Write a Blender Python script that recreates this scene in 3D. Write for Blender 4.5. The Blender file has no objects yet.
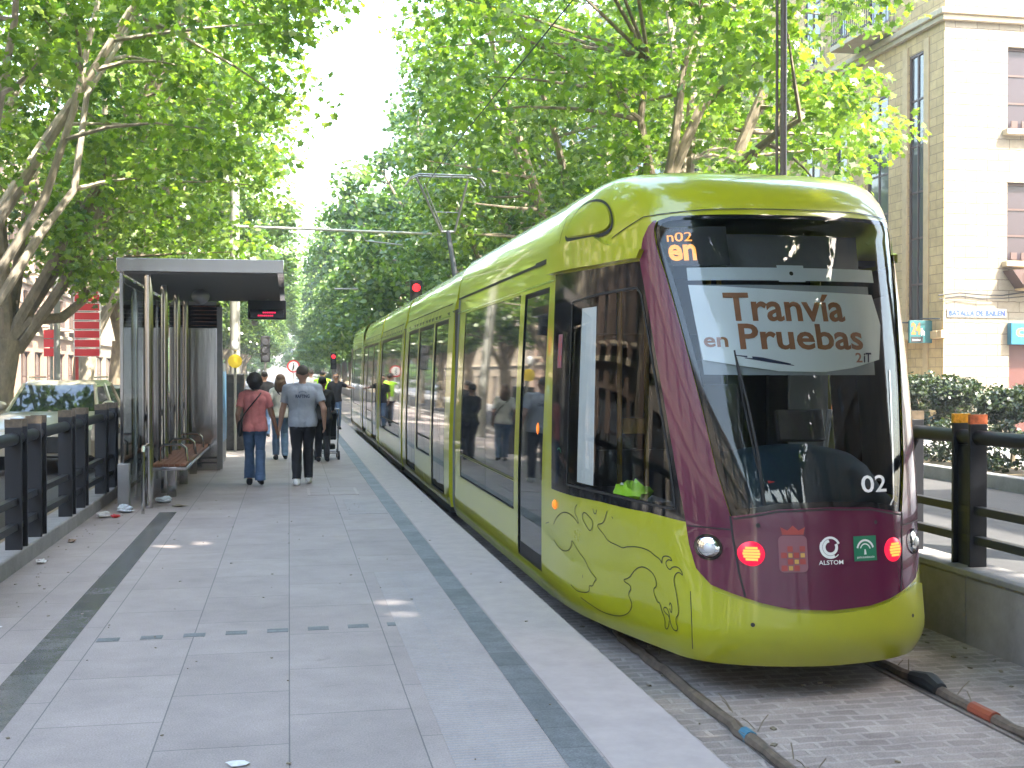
import bpy, bmesh, math, random
import numpy as np
from bisect import bisect_right
from mathutils import Vector, Matrix, noise
from mathutils.geometry import delaunay_2d_cdt
PI = math.pi
rad = math.radians
sc = bpy.context.scene
COL = sc.collection

# ------------------------------------------------------------------ camera, sky, sun, exposure
cam_d = bpy.data.cameras.new("camera")
cam = bpy.data.objects.new("camera", cam_d)
COL.objects.link(cam)
cam.location = (0, 0, 1.99)
cam.rotation_euler = (rad(90 - 0.588), 0, rad(-10.8))
cam_d.sensor_width = 36
cam_d.lens = 1170 * 36 / 1024
cam_d.clip_start = 0.1
cam_d.clip_end = 2000
sc.camera = cam
SUN_EL, SUN_AZ = 50.0, 140.0          # azimuth clockwise from +Y: behind the camera, to the right
world = bpy.data.worlds.new("World")
sc.world = world
world.use_nodes = True
wn = world.node_tree
for n in list(wn.nodes):
    wn.nodes.remove(n)
sky = wn.nodes.new("ShaderNodeTexSky")
sky.sky_type = 'NISHITA'
sky.sun_disc = False
sky.sun_elevation = rad(SUN_EL)
sky.sun_rotation = rad(SUN_AZ)
sky.air_density = 1.6
sky.dust_density = 3.0
sky.ozone_density = 1.0
bg = wn.nodes.new("ShaderNodeBackground")
bg.inputs["Strength"].default_value = 0.15
wo = wn.nodes.new("ShaderNodeOutputWorld")
wn.links.new(sky.outputs[0], bg.inputs[0])
wn.links.new(bg.outputs[0], wo.inputs[0])
sun_d = bpy.data.lights.new("sun", 'SUN')
sun_d.energy = 2.8
sun_d.angle = rad(0.53)
sun_d.color = (1.0, 0.94, 0.84)
sun = bpy.data.objects.new("sun", sun_d)
COL.objects.link(sun)
sdir = Vector((math.sin(rad(SUN_AZ)) * math.cos(rad(SUN_EL)), math.cos(rad(SUN_AZ)) * math.cos(rad(SUN_EL)), math.sin(rad(SUN_EL))))
sun.rotation_euler = sdir.to_track_quat('Z', 'Y').to_euler()
sun.location = (0, 0, 40)
sc.view_settings.view_transform = 'Standard'
sc.view_settings.look = 'None'
sc.view_settings.exposure = 3.38
sc.view_settings.gamma = 1.0
sc.view_settings.use_curve_mapping = False
sc.render.engine = 'CYCLES'
sc.cycles.use_denoising = True
sc.cycles.max_bounces = 8
sc.cycles.diffuse_bounces = 3
sc.cycles.glossy_bounces = 4
sc.cycles.transmission_bounces = 6
sc.cycles.transparent_max_bounces = 12
sc.cycles.caustics_reflective = False
sc.cycles.caustics_refractive = False
sc.cycles.sample_clamp_indirect = 6.0

# ------------------------------------------------------------------ materials
def newmat(name):
    m = bpy.data.materials.new(name)
    m.use_nodes = True
    nt = m.node_tree
    b = nt.nodes.get("Principled BSDF")
    return m, nt, b

def mat(name, col, rough=0.5, metal=0.0, var=0.0, vscale=3.0, bump=0.0, bscale=30.0, coat=0.0, spec=0.5, emis=None, estr=0.0, dirt=0.0, stretch=None):
    m, nt, b = newmat(name)
    b.inputs["Base Color"].default_value = (*col, 1)
    b.inputs["Roughness"].default_value = rough
    b.inputs["Metallic"].default_value = metal
    b.inputs["Specular IOR Level"].default_value = spec
    if coat:
        b.inputs["Coat Weight"].default_value = coat
        b.inputs["Coat Roughness"].default_value = 0.04
    if emis:
        b.inputs["Emission Color"].default_value = (*emis, 1)
        b.inputs["Emission Strength"].default_value = estr
    tc = nt.nodes.new("ShaderNodeTexCoord")
    vec = tc.outputs["Object"]
    if stretch:
        mp = nt.nodes.new("ShaderNodeMapping")
        mp.inputs["Scale"].default_value = stretch
        nt.links.new(vec, mp.inputs[0]); vec = mp.outputs[0]
    if var or dirt:
        no = nt.nodes.new("ShaderNodeTexNoise")
        no.inputs["Scale"].default_value = vscale
        no.inputs["Detail"].default_value = 6
        no.inputs["Roughness"].default_value = 0.65
        nt.links.new(vec, no.inputs["Vector"])
        mr = nt.nodes.new("ShaderNodeMapRange")
        mr.inputs["From Min"].default_value = 0.3
        mr.inputs["From Max"].default_value = 0.7
        v = var if var else dirt
        mr.inputs["To Min"].default_value = 1 - v
        mr.inputs["To Max"].default_value = 1 + v
        nt.links.new(no.outputs["Fac"], mr.inputs["Value"])
        mx = nt.nodes.new("ShaderNodeVectorMath"); mx.operation = 'SCALE'
        mx.inputs[0].default_value = col
        nt.links.new(mr.outputs[0], mx.inputs["Scale"])
        nt.links.new(mx.outputs[0], b.inputs["Base Color"])
        r2 = nt.nodes.new("ShaderNodeMapRange")
        r2.inputs["To Min"].default_value = max(0.02, rough - 0.12 * min(1, v * 3))
        r2.inputs["To Max"].default_value = min(1, rough + 0.12 * min(1, v * 3))
        nt.links.new(no.outputs["Fac"], r2.inputs["Value"])
        nt.links.new(r2.outputs[0], b.inputs["Roughness"])
    if bump:
        n2 = nt.nodes.new("ShaderNodeTexNoise")
        n2.inputs["Scale"].default_value = bscale
        n2.inputs["Detail"].default_value = 4
        nt.links.new(vec, n2.inputs["Vector"])
        bp = nt.nodes.new("ShaderNodeBump")
        bp.inputs["Strength"].default_value = bump
        bp.inputs["Distance"].default_value = 0.02
        nt.links.new(n2.outputs["Fac"], bp.inputs["Height"])
        nt.links.new(bp.outputs[0], b.inputs["Normal"])
    return m

def brickmat(name, c1, c2, mortar, bw, bh, msize, rough=0.8, offset=0.5, mode='ground', noise_amt=0.25, nscale=4, bump=0.3, speck=0.0, squash=None, warp=0.0, stain=0.0):
    m, nt, b = newmat(name)
    tc = nt.nodes.new("ShaderNodeTexCoord")
    sp = nt.nodes.new("ShaderNodeSeparateXYZ")
    nt.links.new(tc.outputs["Object"], sp.inputs[0])
    cb = nt.nodes.new("ShaderNodeCombineXYZ")
    if mode == 'wall':
        ad = nt.nodes.new("ShaderNodeMath"); ad.operation = 'ADD'
        nt.links.new(sp.outputs[0], ad.inputs[0]); nt.links.new(sp.outputs[1], ad.inputs[1])
        nt.links.new(ad.outputs[0], cb.inputs[0]); nt.links.new(sp.outputs[2], cb.inputs[1])
    elif mode == 'groundy':
        nt.links.new(sp.outputs[1], cb.inputs[0]); nt.links.new(sp.outputs[0], cb.inputs[1])
    else:
        nt.links.new(sp.outputs[0], cb.inputs[0]); nt.links.new(sp.outputs[1], cb.inputs[1])
    vec = cb.outputs[0]
    if warp:
        nw = nt.nodes.new("ShaderNodeTexNoise"); nw.inputs["Scale"].default_value = 5
        nt.links.new(vec, nw.inputs["Vector"])
        sc_ = nt.nodes.new("ShaderNodeVectorMath"); sc_.operation = 'SCALE'; sc_.inputs["Scale"].default_value = warp
        nt.links.new(nw.outputs["Color"], sc_.inputs[0])
        av = nt.nodes.new("ShaderNodeVectorMath"); av.operation = 'ADD'
        nt.links.new(vec, av.inputs[0]); nt.links.new(sc_.outputs[0], av.inputs[1]); vec = av.outputs[0]
    br = nt.nodes.new("ShaderNodeTexBrick")
    br.inputs["Scale"].default_value = 1.0
    br.inputs["Color1"].default_value = (*c1, 1); br.inputs["Color2"].default_value = (*c2, 1)
    br.inputs["Mortar"].default_value = (*mortar, 1)
    br.inputs["Brick Width"].default_value = bw; br.inputs["Row Height"].default_value = bh
    br.inputs["Mortar Size"].default_value = msize; br.inputs["Mortar Smooth"].default_value = 0.2
    br.offset = offset
    nt.links.new(vec, br.inputs["Vector"])
    no = nt.nodes.new("ShaderNodeTexNoise"); no.inputs["Scale"].default_value = nscale; no.inputs["Detail"].default_value = 8; no.inputs["Roughness"].default_value = 0.7
    nt.links.new(tc.outputs["Object"], no.inputs["Vector"])
    mr = nt.nodes.new("ShaderNodeMapRange"); mr.inputs["From Min"].default_value = 0.3; mr.inputs["From Max"].default_value = 0.7
    mr.inputs["To Min"].default_value = 1 - noise_amt; mr.inputs["To Max"].default_value = 1 + noise_amt
    nt.links.new(no.outputs["Fac"], mr.inputs["Value"])
    mx = nt.nodes.new("ShaderNodeVectorMath"); mx.operation = 'SCALE'
    nt.links.new(br.outputs["Color"], mx.inputs[0]); nt.links.new(mr.outputs[0], mx.inputs["Scale"])
    outc = mx.outputs[0]
    if speck:
        n3 = nt.nodes.new("ShaderNodeTexNoise"); n3.inputs["Scale"].default_value = 120; n3.inputs["Detail"].default_value = 2
        nt.links.new(tc.outputs["Object"], n3.inputs["Vector"])
        m3 = nt.nodes.new("ShaderNodeMapRange"); m3.inputs["From Min"].default_value = 0.35; m3.inputs["From Max"].default_value = 0.65
        m3.inputs["To Min"].default_value = 1 - speck; m3.inputs["To Max"].default_value = 1 + speck
        nt.links.new(n3.outputs["Fac"], m3.inputs["Value"])
        x3 = nt.nodes.new("ShaderNodeVectorMath"); x3.operation = 'SCALE'
        nt.links.new(outc, x3.inputs[0]); nt.links.new(m3.outputs[0], x3.inputs["Scale"]); outc = x3.outputs[0]
    if stain:
        n4 = nt.nodes.new("ShaderNodeTexNoise"); n4.inputs["Scale"].default_value = 6.5; n4.inputs["Detail"].default_value = 9; n4.inputs["Roughness"].default_value = 0.8
        n4.inputs["Distortion"].default_value = 0.6
        nt.links.new(tc.outputs["Object"], n4.inputs["Vector"])
        m4 = nt.nodes.new("ShaderNodeMapRange"); m4.inputs["From Min"].default_value = 0.60; m4.inputs["From Max"].default_value = 0.72
        m4.inputs["To Min"].default_value = 1.0; m4.inputs["To Max"].default_value = 1 - stain
        nt.links.new(n4.outputs["Fac"], m4.inputs["Value"])
        x4 = nt.nodes.new("ShaderNodeVectorMath"); x4.operation = 'SCALE'
        nt.links.new(outc, x4.inputs[0]); nt.links.new(m4.outputs[0], x4.inputs["Scale"]); outc = x4.outputs[0]
    nt.links.new(outc, b.inputs["Base Color"])
    b.inputs["Roughness"].default_value = rough
    if bump:
        ma = nt.nodes.new("ShaderNodeMath"); ma.operation = 'MULTIPLY_ADD'
        nt.links.new(br.outputs["Fac"], ma.inputs[0]); ma.inputs[1].default_value = -0.6
        nt.links.new(no.outputs["Fac"], ma.inputs[2])
        bp = nt.nodes.new("ShaderNodeBump"); bp.inputs["Strength"].default_value = bump; bp.inputs["Distance"].default_value = 0.02
        nt.links.new(ma.outputs[0], bp.inputs["Height"]); nt.links.new(bp.outputs[0], b.inputs["Normal"])
    return m

def glassmat(name, tint=(0.75, 0.82, 0.8), ior=1.5, rough=0.0, refl=(1, 1, 1)):
    m = bpy.data.materials.new(name); m.use_nodes = True
    nt = m.node_tree
    for n in list(nt.nodes): nt.nodes.remove(n)
    out = nt.nodes.new("ShaderNodeOutputMaterial")
    fr = nt.nodes.new("ShaderNodeFresnel"); fr.inputs["IOR"].default_value = ior
    tr = nt.nodes.new("ShaderNodeBsdfTransparent"); tr.inputs[0].default_value = (*tint, 1)
    gl = nt.nodes.new("ShaderNodeBsdfGlossy"); gl.inputs["Roughness"].default_value = rough; gl.inputs[0].default_value = (*refl, 1)
    mx = nt.nodes.new("ShaderNodeMixShader")
    nt.links.new(fr.outputs[0], mx.inputs[0]); nt.links.new(tr.outputs[0], mx.inputs[1]); nt.links.new(gl.outputs[0], mx.inputs[2])
    nt.links.new(mx.outputs[0], out.inputs[0])
    return m

def leafmat(name, ca, cb_, transl=0.45):
    m = bpy.data.materials.new(name); m.use_nodes = True
    nt = m.node_tree
    for n in list(nt.nodes): nt.nodes.remove(n)
    out = nt.nodes.new("ShaderNodeOutputMaterial")
    ge = nt.nodes.new("ShaderNodeNewGeometry")
    mc = nt.nodes.new("ShaderNodeMix"); mc.data_type = 'RGBA'
    mc.inputs[6].default_value = (*ca, 1); mc.inputs[7].default_value = (*cb_, 1)
    nt.links.new(ge.outputs["Random Per Island"], mc.inputs[0])
    pr = nt.nodes.new("ShaderNodeBsdfPrincipled"); pr.inputs["Roughness"].default_value = 0.36; pr.inputs["Specular IOR Level"].default_value = 0.6
    tl = nt.nodes.new("ShaderNodeBsdfTranslucent")
    gm = nt.nodes.new("ShaderNodeMix"); gm.data_type = 'RGBA'; gm.blend_type = 'MULTIPLY'; gm.inputs[0].default_value = 1.0
    gm.inputs[7].default_value = (1.7, 1.9, 0.75, 1)
    nt.links.new(mc.outputs[2], pr.inputs["Base Color"]); nt.links.new(mc.outputs[2], gm.inputs[6])
    nt.links.new(gm.outputs[2], tl.inputs[0])
    mx = nt.nodes.new("ShaderNodeMixShader"); mx.inputs[0].default_value = transl
    nt.links.new(pr.outputs[0], mx.inputs[1]); nt.links.new(tl.outputs[0], mx.inputs[2])
    nt.links.new(mx.outputs[0], out.inputs[0])
    return m

M = {}
M['green'] = mat('green_paint', (0.35, 0.365, 0.012), 0.28, coat=0.9, var=0.04, vscale=2)
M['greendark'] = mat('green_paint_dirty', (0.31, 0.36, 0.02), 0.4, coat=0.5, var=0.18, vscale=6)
M['purple'] = mat('purple_paint', (0.092, 0.006, 0.034), 0.25, coat=0.7, var=0.04, vscale=2)
M['blackgloss'] = mat('black_gloss_trim', (0.008, 0.008, 0.009), 0.08, spec=0.6)
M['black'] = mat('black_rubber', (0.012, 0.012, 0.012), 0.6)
M['darkgrey'] = mat('dark_grey_plastic', (0.05, 0.05, 0.055), 0.55)
M['bellows'] = mat('bellows_rubber', (0.10, 0.11, 0.13), 0.5)
M['screen'] = glassmat('windscreen_glass', (0.95, 0.98, 0.98), 1.45)
M['clear'] = glassmat('clear_glass', (0.88, 0.93, 0.92), 1.5)
M['tint'] = mat('tinted_window', (0.022, 0.024, 0.026), 0.03, spec=0.9, bump=0.012, bscale=0.8)
M['steel'] = mat('brushed_steel', (0.50, 0.485, 0.48), 0.12, metal=1.0, var=0.05, vscale=4, bump=0.10, bscale=5, stretch=(1, 1, 0.12))
M['steeldull'] = mat('dull_steel', (0.33, 0.33, 0.34), 0.5, metal=1.0, var=0.1, vscale=5)
M['chrome'] = mat('chrome', (0.8, 0.8, 0.8), 0.08, metal=1.0)
M['galv'] = mat('galvanised_pole', (0.30, 0.30, 0.27), 0.55, metal=0.3, var=0.1)
M['fence'] = mat('fence_paint', (0.008, 0.009, 0.013), 0.5, var=0.2, vscale=8)
M['postcap'] = mat('post_cap_film', (0.28, 0.19, 0.07), 0.35, var=0.5, vscale=20)
M['postcapl'] = mat('post_cap_brown', (0.10, 0.075, 0.05), 0.5, var=0.4, vscale=20)
M['postcapr'] = mat('post_cap_red', (0.45, 0.12, 0.05), 0.35, var=0.5, vscale=20)
M['reflect'] = mat('reflective_orange', (0.75, 0.35, 0.02), 0.3, var=0.4, vscale=30)
M['concrete'] = mat('concrete_wall', (0.25, 0.225, 0.225), 0.85, var=0.22, vscale=3, bump=0.3, bscale=25)
M['kerb'] = mat('kerb_stone', (0.24, 0.225, 0.215), 0.8, var=0.2, vscale=4, bump=0.25, bscale=30)
M['asphalt'] = mat('asphalt', (0.048, 0.046, 0.045), 0.85, var=0.2, vscale=2, bump=0.4, bscale=90)
M['paving'] = brickmat('platform_paving', (0.325, 0.275, 0.258), (0.285, 0.24, 0.226), (0.13, 0.12, 0.115), 0.9, 0.6, 0.0036, 0.72, mode='groundy', noise_amt=0.18, nscale=1.7, bump=0.1, speck=0.15, stain=0.22)
M['tactile'] = brickmat('ribbed_tactile_paving', (0.365, 0.31, 0.285), (0.345, 0.292, 0.27), (0.30, 0.28, 0.28), 0.6, 0.035, 0.010, 0.8, mode='ground', noise_amt=0.12, nscale=3, bump=0.5, speck=0.1)
M['granite'] = brickmat('dark_granite_strip', (0.10, 0.095, 0.095), (0.14, 0.135, 0.135), (0.07, 0.07, 0.07), 0.3, 3.0, 0.004, 0.25, mode='groundy', noise_amt=0.3, nscale=9, bump=0.05, speck=0.25, offset=0.0)
M['granitedull'] = brickmat('grey_granite_strip', (0.095, 0.10, 0.105), (0.14, 0.145, 0.15), (0.06, 0.06, 0.06), 0.3, 3.0, 0.004, 0.6, mode='groundy', noise_amt=0.3, nscale=9, bump=0.05, speck=0.25, offset=0.0)
M['edge'] = mat('platform_edge_stone', (0.38, 0.325, 0.305), 0.75, var=0.1, vscale=6, bump=0.1, bscale=60)
M['setts'] = brickmat('track_setts', (0.32, 0.27, 0.24), (0.235, 0.195, 0.175), (0.355, 0.305, 0.275), 0.20, 0.105, 0.016, 0.85, noise_amt=0.34, nscale=1.6, bump=0.9, speck=0.25, warp=0.06, stain=0.25)
M['footway'] = brickmat('footway_paving', (0.32, 0.30, 0.28), (0.28, 0.27, 0.25), (0.2, 0.2, 0.19), 0.4, 0.4, 0.01, 0.8, noise_amt=0.15)
M['earth'] = mat('bare_earth', (0.20, 0.15, 0.09), 0.95, var=0.3, vscale=3, bump=0.5, bscale=20)
M['rail'] = mat('rail_steel', (0.20, 0.17, 0.15), 0.5, metal=0.6, var=0.3, vscale=12)
M['hose'] = mat('rail_sleeve', (0.13, 0.095, 0.07), 0.55, var=0.5, vscale=14)
M['stone'] = brickmat('sunlit_stone_darkened', (0.235, 0.20, 0.145), (0.20, 0.165, 0.115), (0.085, 0.065, 0.045), 0.62, 0.28, 0.009, 0.85, mode='wall', noise_amt=0.16, nscale=5, bump=0.8, warp=0.05)  # copy for the sunlit face, darkened so the sun does not burn it out
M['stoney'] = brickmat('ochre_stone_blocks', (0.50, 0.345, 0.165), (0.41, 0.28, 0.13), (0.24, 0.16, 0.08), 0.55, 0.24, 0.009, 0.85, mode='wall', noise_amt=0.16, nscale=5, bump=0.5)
M['ashlar'] = mat('smooth_ashlar', (0.46, 0.32, 0.17), 0.8, var=0.12, vscale=5, bump=0.1)
M['ashlarpale'] = mat('pale_ashlar', (0.40, 0.33, 0.23), 0.8, var=0.12, vscale=5, bump=0.1)
M['windowframe'] = mat('brown_window_frame', (0.06, 0.03, 0.022), 0.5)
M['pane'] = mat('window_pane', (0.05, 0.055, 0.06), 0.05, spec=0.9)
M['paneblue'] = mat('window_pane_blind', (0.045, 0.035, 0.04), 0.2, spec=0.25)
M['iron'] = mat('wrought_iron', (0.015, 0.015, 0.016), 0.5)
M['brickred'] = brickmat('brown_brick', (0.11, 0.07, 0.045), (0.09, 0.055, 0.035), (0.12, 0.1, 0.08), 0.24, 0.07, 0.008, 0.85, mode='wall', noise_amt=0.15)
M['plasterfar'] = mat('far_plaster', (0.13, 0.115, 0.095), 0.85, var=0.1, vscale=1)
M['plasterdim'] = mat('dim_plaster', (0.26, 0.23, 0.19), 0.85, var=0.1, vscale=1)
M['plaster'] = mat('pale_plaster', (0.27, 0.22, 0.155), 0.85, var=0.08, vscale=1)
M['plasterblue'] = mat('cool_plaster', (0.52, 0.55, 0.60), 0.85, var=0.08, vscale=1)
M['plasterpink'] = mat('pink_plaster', (0.30, 0.20, 0.14), 0.85, var=0.12, vscale=1)
M['bark'] = mat('plane_bark', (0.19, 0.155, 0.105), 0.85, var=0.42, vscale=7, bump=0.4, bscale=14, stretch=(1, 1, 0.45))
M['barkpale'] = mat('plane_bark_pale', (0.27, 0.23, 0.175), 0.85, var=0.45, vscale=6, bump=0.3, bscale=14, stretch=(1, 1, 0.4))
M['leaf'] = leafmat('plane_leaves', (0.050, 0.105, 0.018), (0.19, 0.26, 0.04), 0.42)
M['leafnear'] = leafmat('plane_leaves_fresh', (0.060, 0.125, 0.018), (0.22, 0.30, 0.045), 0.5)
M['leaffar'] = leafmat('plane_leaves_far_shade', (0.045, 0.10, 0.028), (0.16, 0.23, 0.055), 0.42)  # bluish shade of the distant trees put into the leaf colour
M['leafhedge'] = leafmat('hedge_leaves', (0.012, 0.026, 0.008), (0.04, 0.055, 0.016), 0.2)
M['wood'] = mat('bench_slats', (0.28, 0.11, 0.055), 0.55, var=0.25, vscale=6, stretch=(1, 0.15, 1))
M['red'] = mat('red_sign_paint', (0.62, 0.035, 0.04), 0.4)
M['white'] = mat('white_paint', (0.78, 0.78, 0.76), 0.5)
M['paperwhite'] = mat('paper', (0.62, 0.62, 0.62), 0.8, var=0.2, vscale=30)
M['banner'] = mat('banner_cloth', (0.86, 0.92, 0.92), 0.7, var=0.03, vscale=3)
M['blind'] = mat('roller_blind', (0.62, 0.68, 0.68), 0.7)
M['blinddark'] = mat('roller_blind_lower', (0.30, 0.33, 0.34), 0.7)
M['brown'] = mat('banner_brown_print', (0.36, 0.155, 0.07), 0.7, var=0.15, vscale=12)
M['pinkprint'] = mat('banner_pink_print', (0.5, 0.25, 0.2), 0.7)
M['navy'] = mat('navy_print', (0.02, 0.03, 0.08), 0.6)
M['dash'] = mat('dashboard_blue', (0.018, 0.035, 0.050), 0.45)
M['interior'] = mat('cab_interior_grey', (0.10, 0.105, 0.11), 0.7)
M['interiorlight'] = mat('cab_panel_grey', (0.22, 0.24, 0.24), 0.7)
M['polewood'] = mat('yellow_grab_pole', (0.42, 0.27, 0.03), 0.35)
M['hivis'] = mat('hi_vis_vest', (0.45, 0.85, 0.03), 0.7)
M['ledamber'] = mat('amber_led', (0.5, 0.2, 0.02), 0.5, emis=(1.0, 0.36, 0.03), estr=0.13)
M['ledred'] = mat('red_led', (0.6, 0.02, 0.04), 0.5, emis=(1.0, 0.03, 0.12), estr=0.13)
M['tailred'] = mat('tail_light_red', (0.7, 0.01, 0.03), 0.25, emis=(1.0, 0.01, 0.06), estr=0.10)
M['tailcore'] = mat('tail_light_core', (0.9, 0.1, 0.05), 0.25, emis=(1.0, 0.42, 0.06), estr=0.17)
M['orangelamp'] = mat('orange_marker_lamp', (0.8, 0.2, 0.02), 0.3, emis=(1.0, 0.22, 0.02), estr=0.09)
M['lampred'] = mat('red_traffic_lamp', (0.8, 0.02, 0.02), 0.3, emis=(1.0, 0.02, 0.03), estr=0.3)
M['lampglass'] = mat('lamp_glass', (0.6, 0.6, 0.6), 0.1, spec=0.9, coat=1)
M['junta'] = mat('emblem_green', (0.01, 0.16, 0.08), 0.4)
M['crest1'] = mat('crest_red', (0.36, 0.06, 0.05), 0.5)
M['crest2'] = mat('crest_gold', (0.55, 0.32, 0.08), 0.5)
M['crest3'] = mat('crest_pale', (0.24, 0.10, 0.12), 0.5)
M['lineprint'] = mat('line_drawing', (0.045, 0.05, 0.02), 0.5)
M['teal'] = mat('teal_sign', (0.012, 0.085, 0.09), 0.4)
M['cyan'] = mat('cyan_sign', (0.008, 0.12, 0.19), 0.4)
M['yellow'] = mat('yellow_sign', (0.85, 0.62, 0.05), 0.5)
M['orange'] = mat('orange_sign', (0.42, 0.10, 0.01), 0.5)
M['tileblue'] = mat('blue_tile_letters', (0.03, 0.06, 0.25), 0.4)
M['door_red'] = mat('red_brown_door', (0.07, 0.018, 0.012), 0.5)
M['skin'] = mat('skin', (0.42, 0.24, 0.17), 0.55)
M['skindark'] = mat('skin_tanned', (0.30, 0.155, 0.10), 0.55)
M['hairblack'] = mat('black_hair', (0.012, 0.009, 0.008), 0.6, bump=0.8, bscale=60)
M['hairgrey'] = mat('cropped_grey_hair', (0.09, 0.075, 0.062), 0.8, bump=0.5, bscale=90)
M['hairbrown'] = mat('light_brown_hair', (0.13, 0.075, 0.045), 0.6, bump=0.8, bscale=50)
M['coral'] = mat('coral_shirt', (0.60, 0.20, 0.20), 0.85, var=0.1, vscale=20, bump=0.5, bscale=10)
M['bluegrey'] = mat('blue_grey_shirt', (0.33, 0.36, 0.42), 0.85, var=0.06, vscale=20, bump=0.5, bscale=10)
M['jeans'] = mat('blue_jeans', (0.075, 0.13, 0.24), 0.85, var=0.25, vscale=9, bump=0.5, bscale=12)
M['jeanslight'] = mat('light_blue_jeans', (0.14, 0.23, 0.38), 0.85, var=0.2, vscale=9, bump=0.5, bscale=12)
M['blackcloth'] = mat('black_cloth', (0.015, 0.015, 0.018), 0.85, bump=0.5, bscale=12)
M['whitecloth'] = mat('white_cloth', (0.62, 0.61, 0.58), 0.85, bump=0.5, bscale=12)
M['carbeige'] = mat('beige_car_paint', (0.42, 0.38, 0.30), 0.3, metal=0.3, coat=1)
M['carsilver'] = mat('silver_car_paint', (0.40, 0.41, 0.42), 0.3, metal=0.5, coat=1)
M['carolive'] = mat('olive_car_paint', (0.05, 0.09, 0.05), 0.3, metal=0.2, coat=1)
M['carglass'] = mat('car_window', (0.02, 0.026, 0.022), 0.03, spec=1.0)
M['tyre'] = mat('tyre_rubber', (0.02, 0.02, 0.02), 0.8)
M['plastic'] = mat('litter_plastic', (0.55, 0.60, 0.66), 0.35, var=0.2, vscale=30)
M['bluetape'] = mat('blue_tape', (0.06, 0.20, 0.30), 0.5)
M['orangetape'] = mat('orange_tape', (0.30, 0.07, 0.035), 0.5)

# ------------------------------------------------------------------ mesh helpers
def setp(o, label=None, cat=None, group=None, kind=None):
    if label: o['label'] = label
    if cat: o['category'] = cat
    if group: o['group'] = group
    if kind: o['kind'] = kind
    return o

def root(name, loc, label, cat, group=None):
    o = bpy.data.objects.new(name, None)
    o.empty_display_size = 0.2
    o.location = loc
    COL.objects.link(o)
    return setp(o, label, cat, group)

def origin_of(o):
    v = Vector((0, 0, 0))
    while o is not None:
        v += Vector(o.location); o = o.parent
    return v

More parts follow.
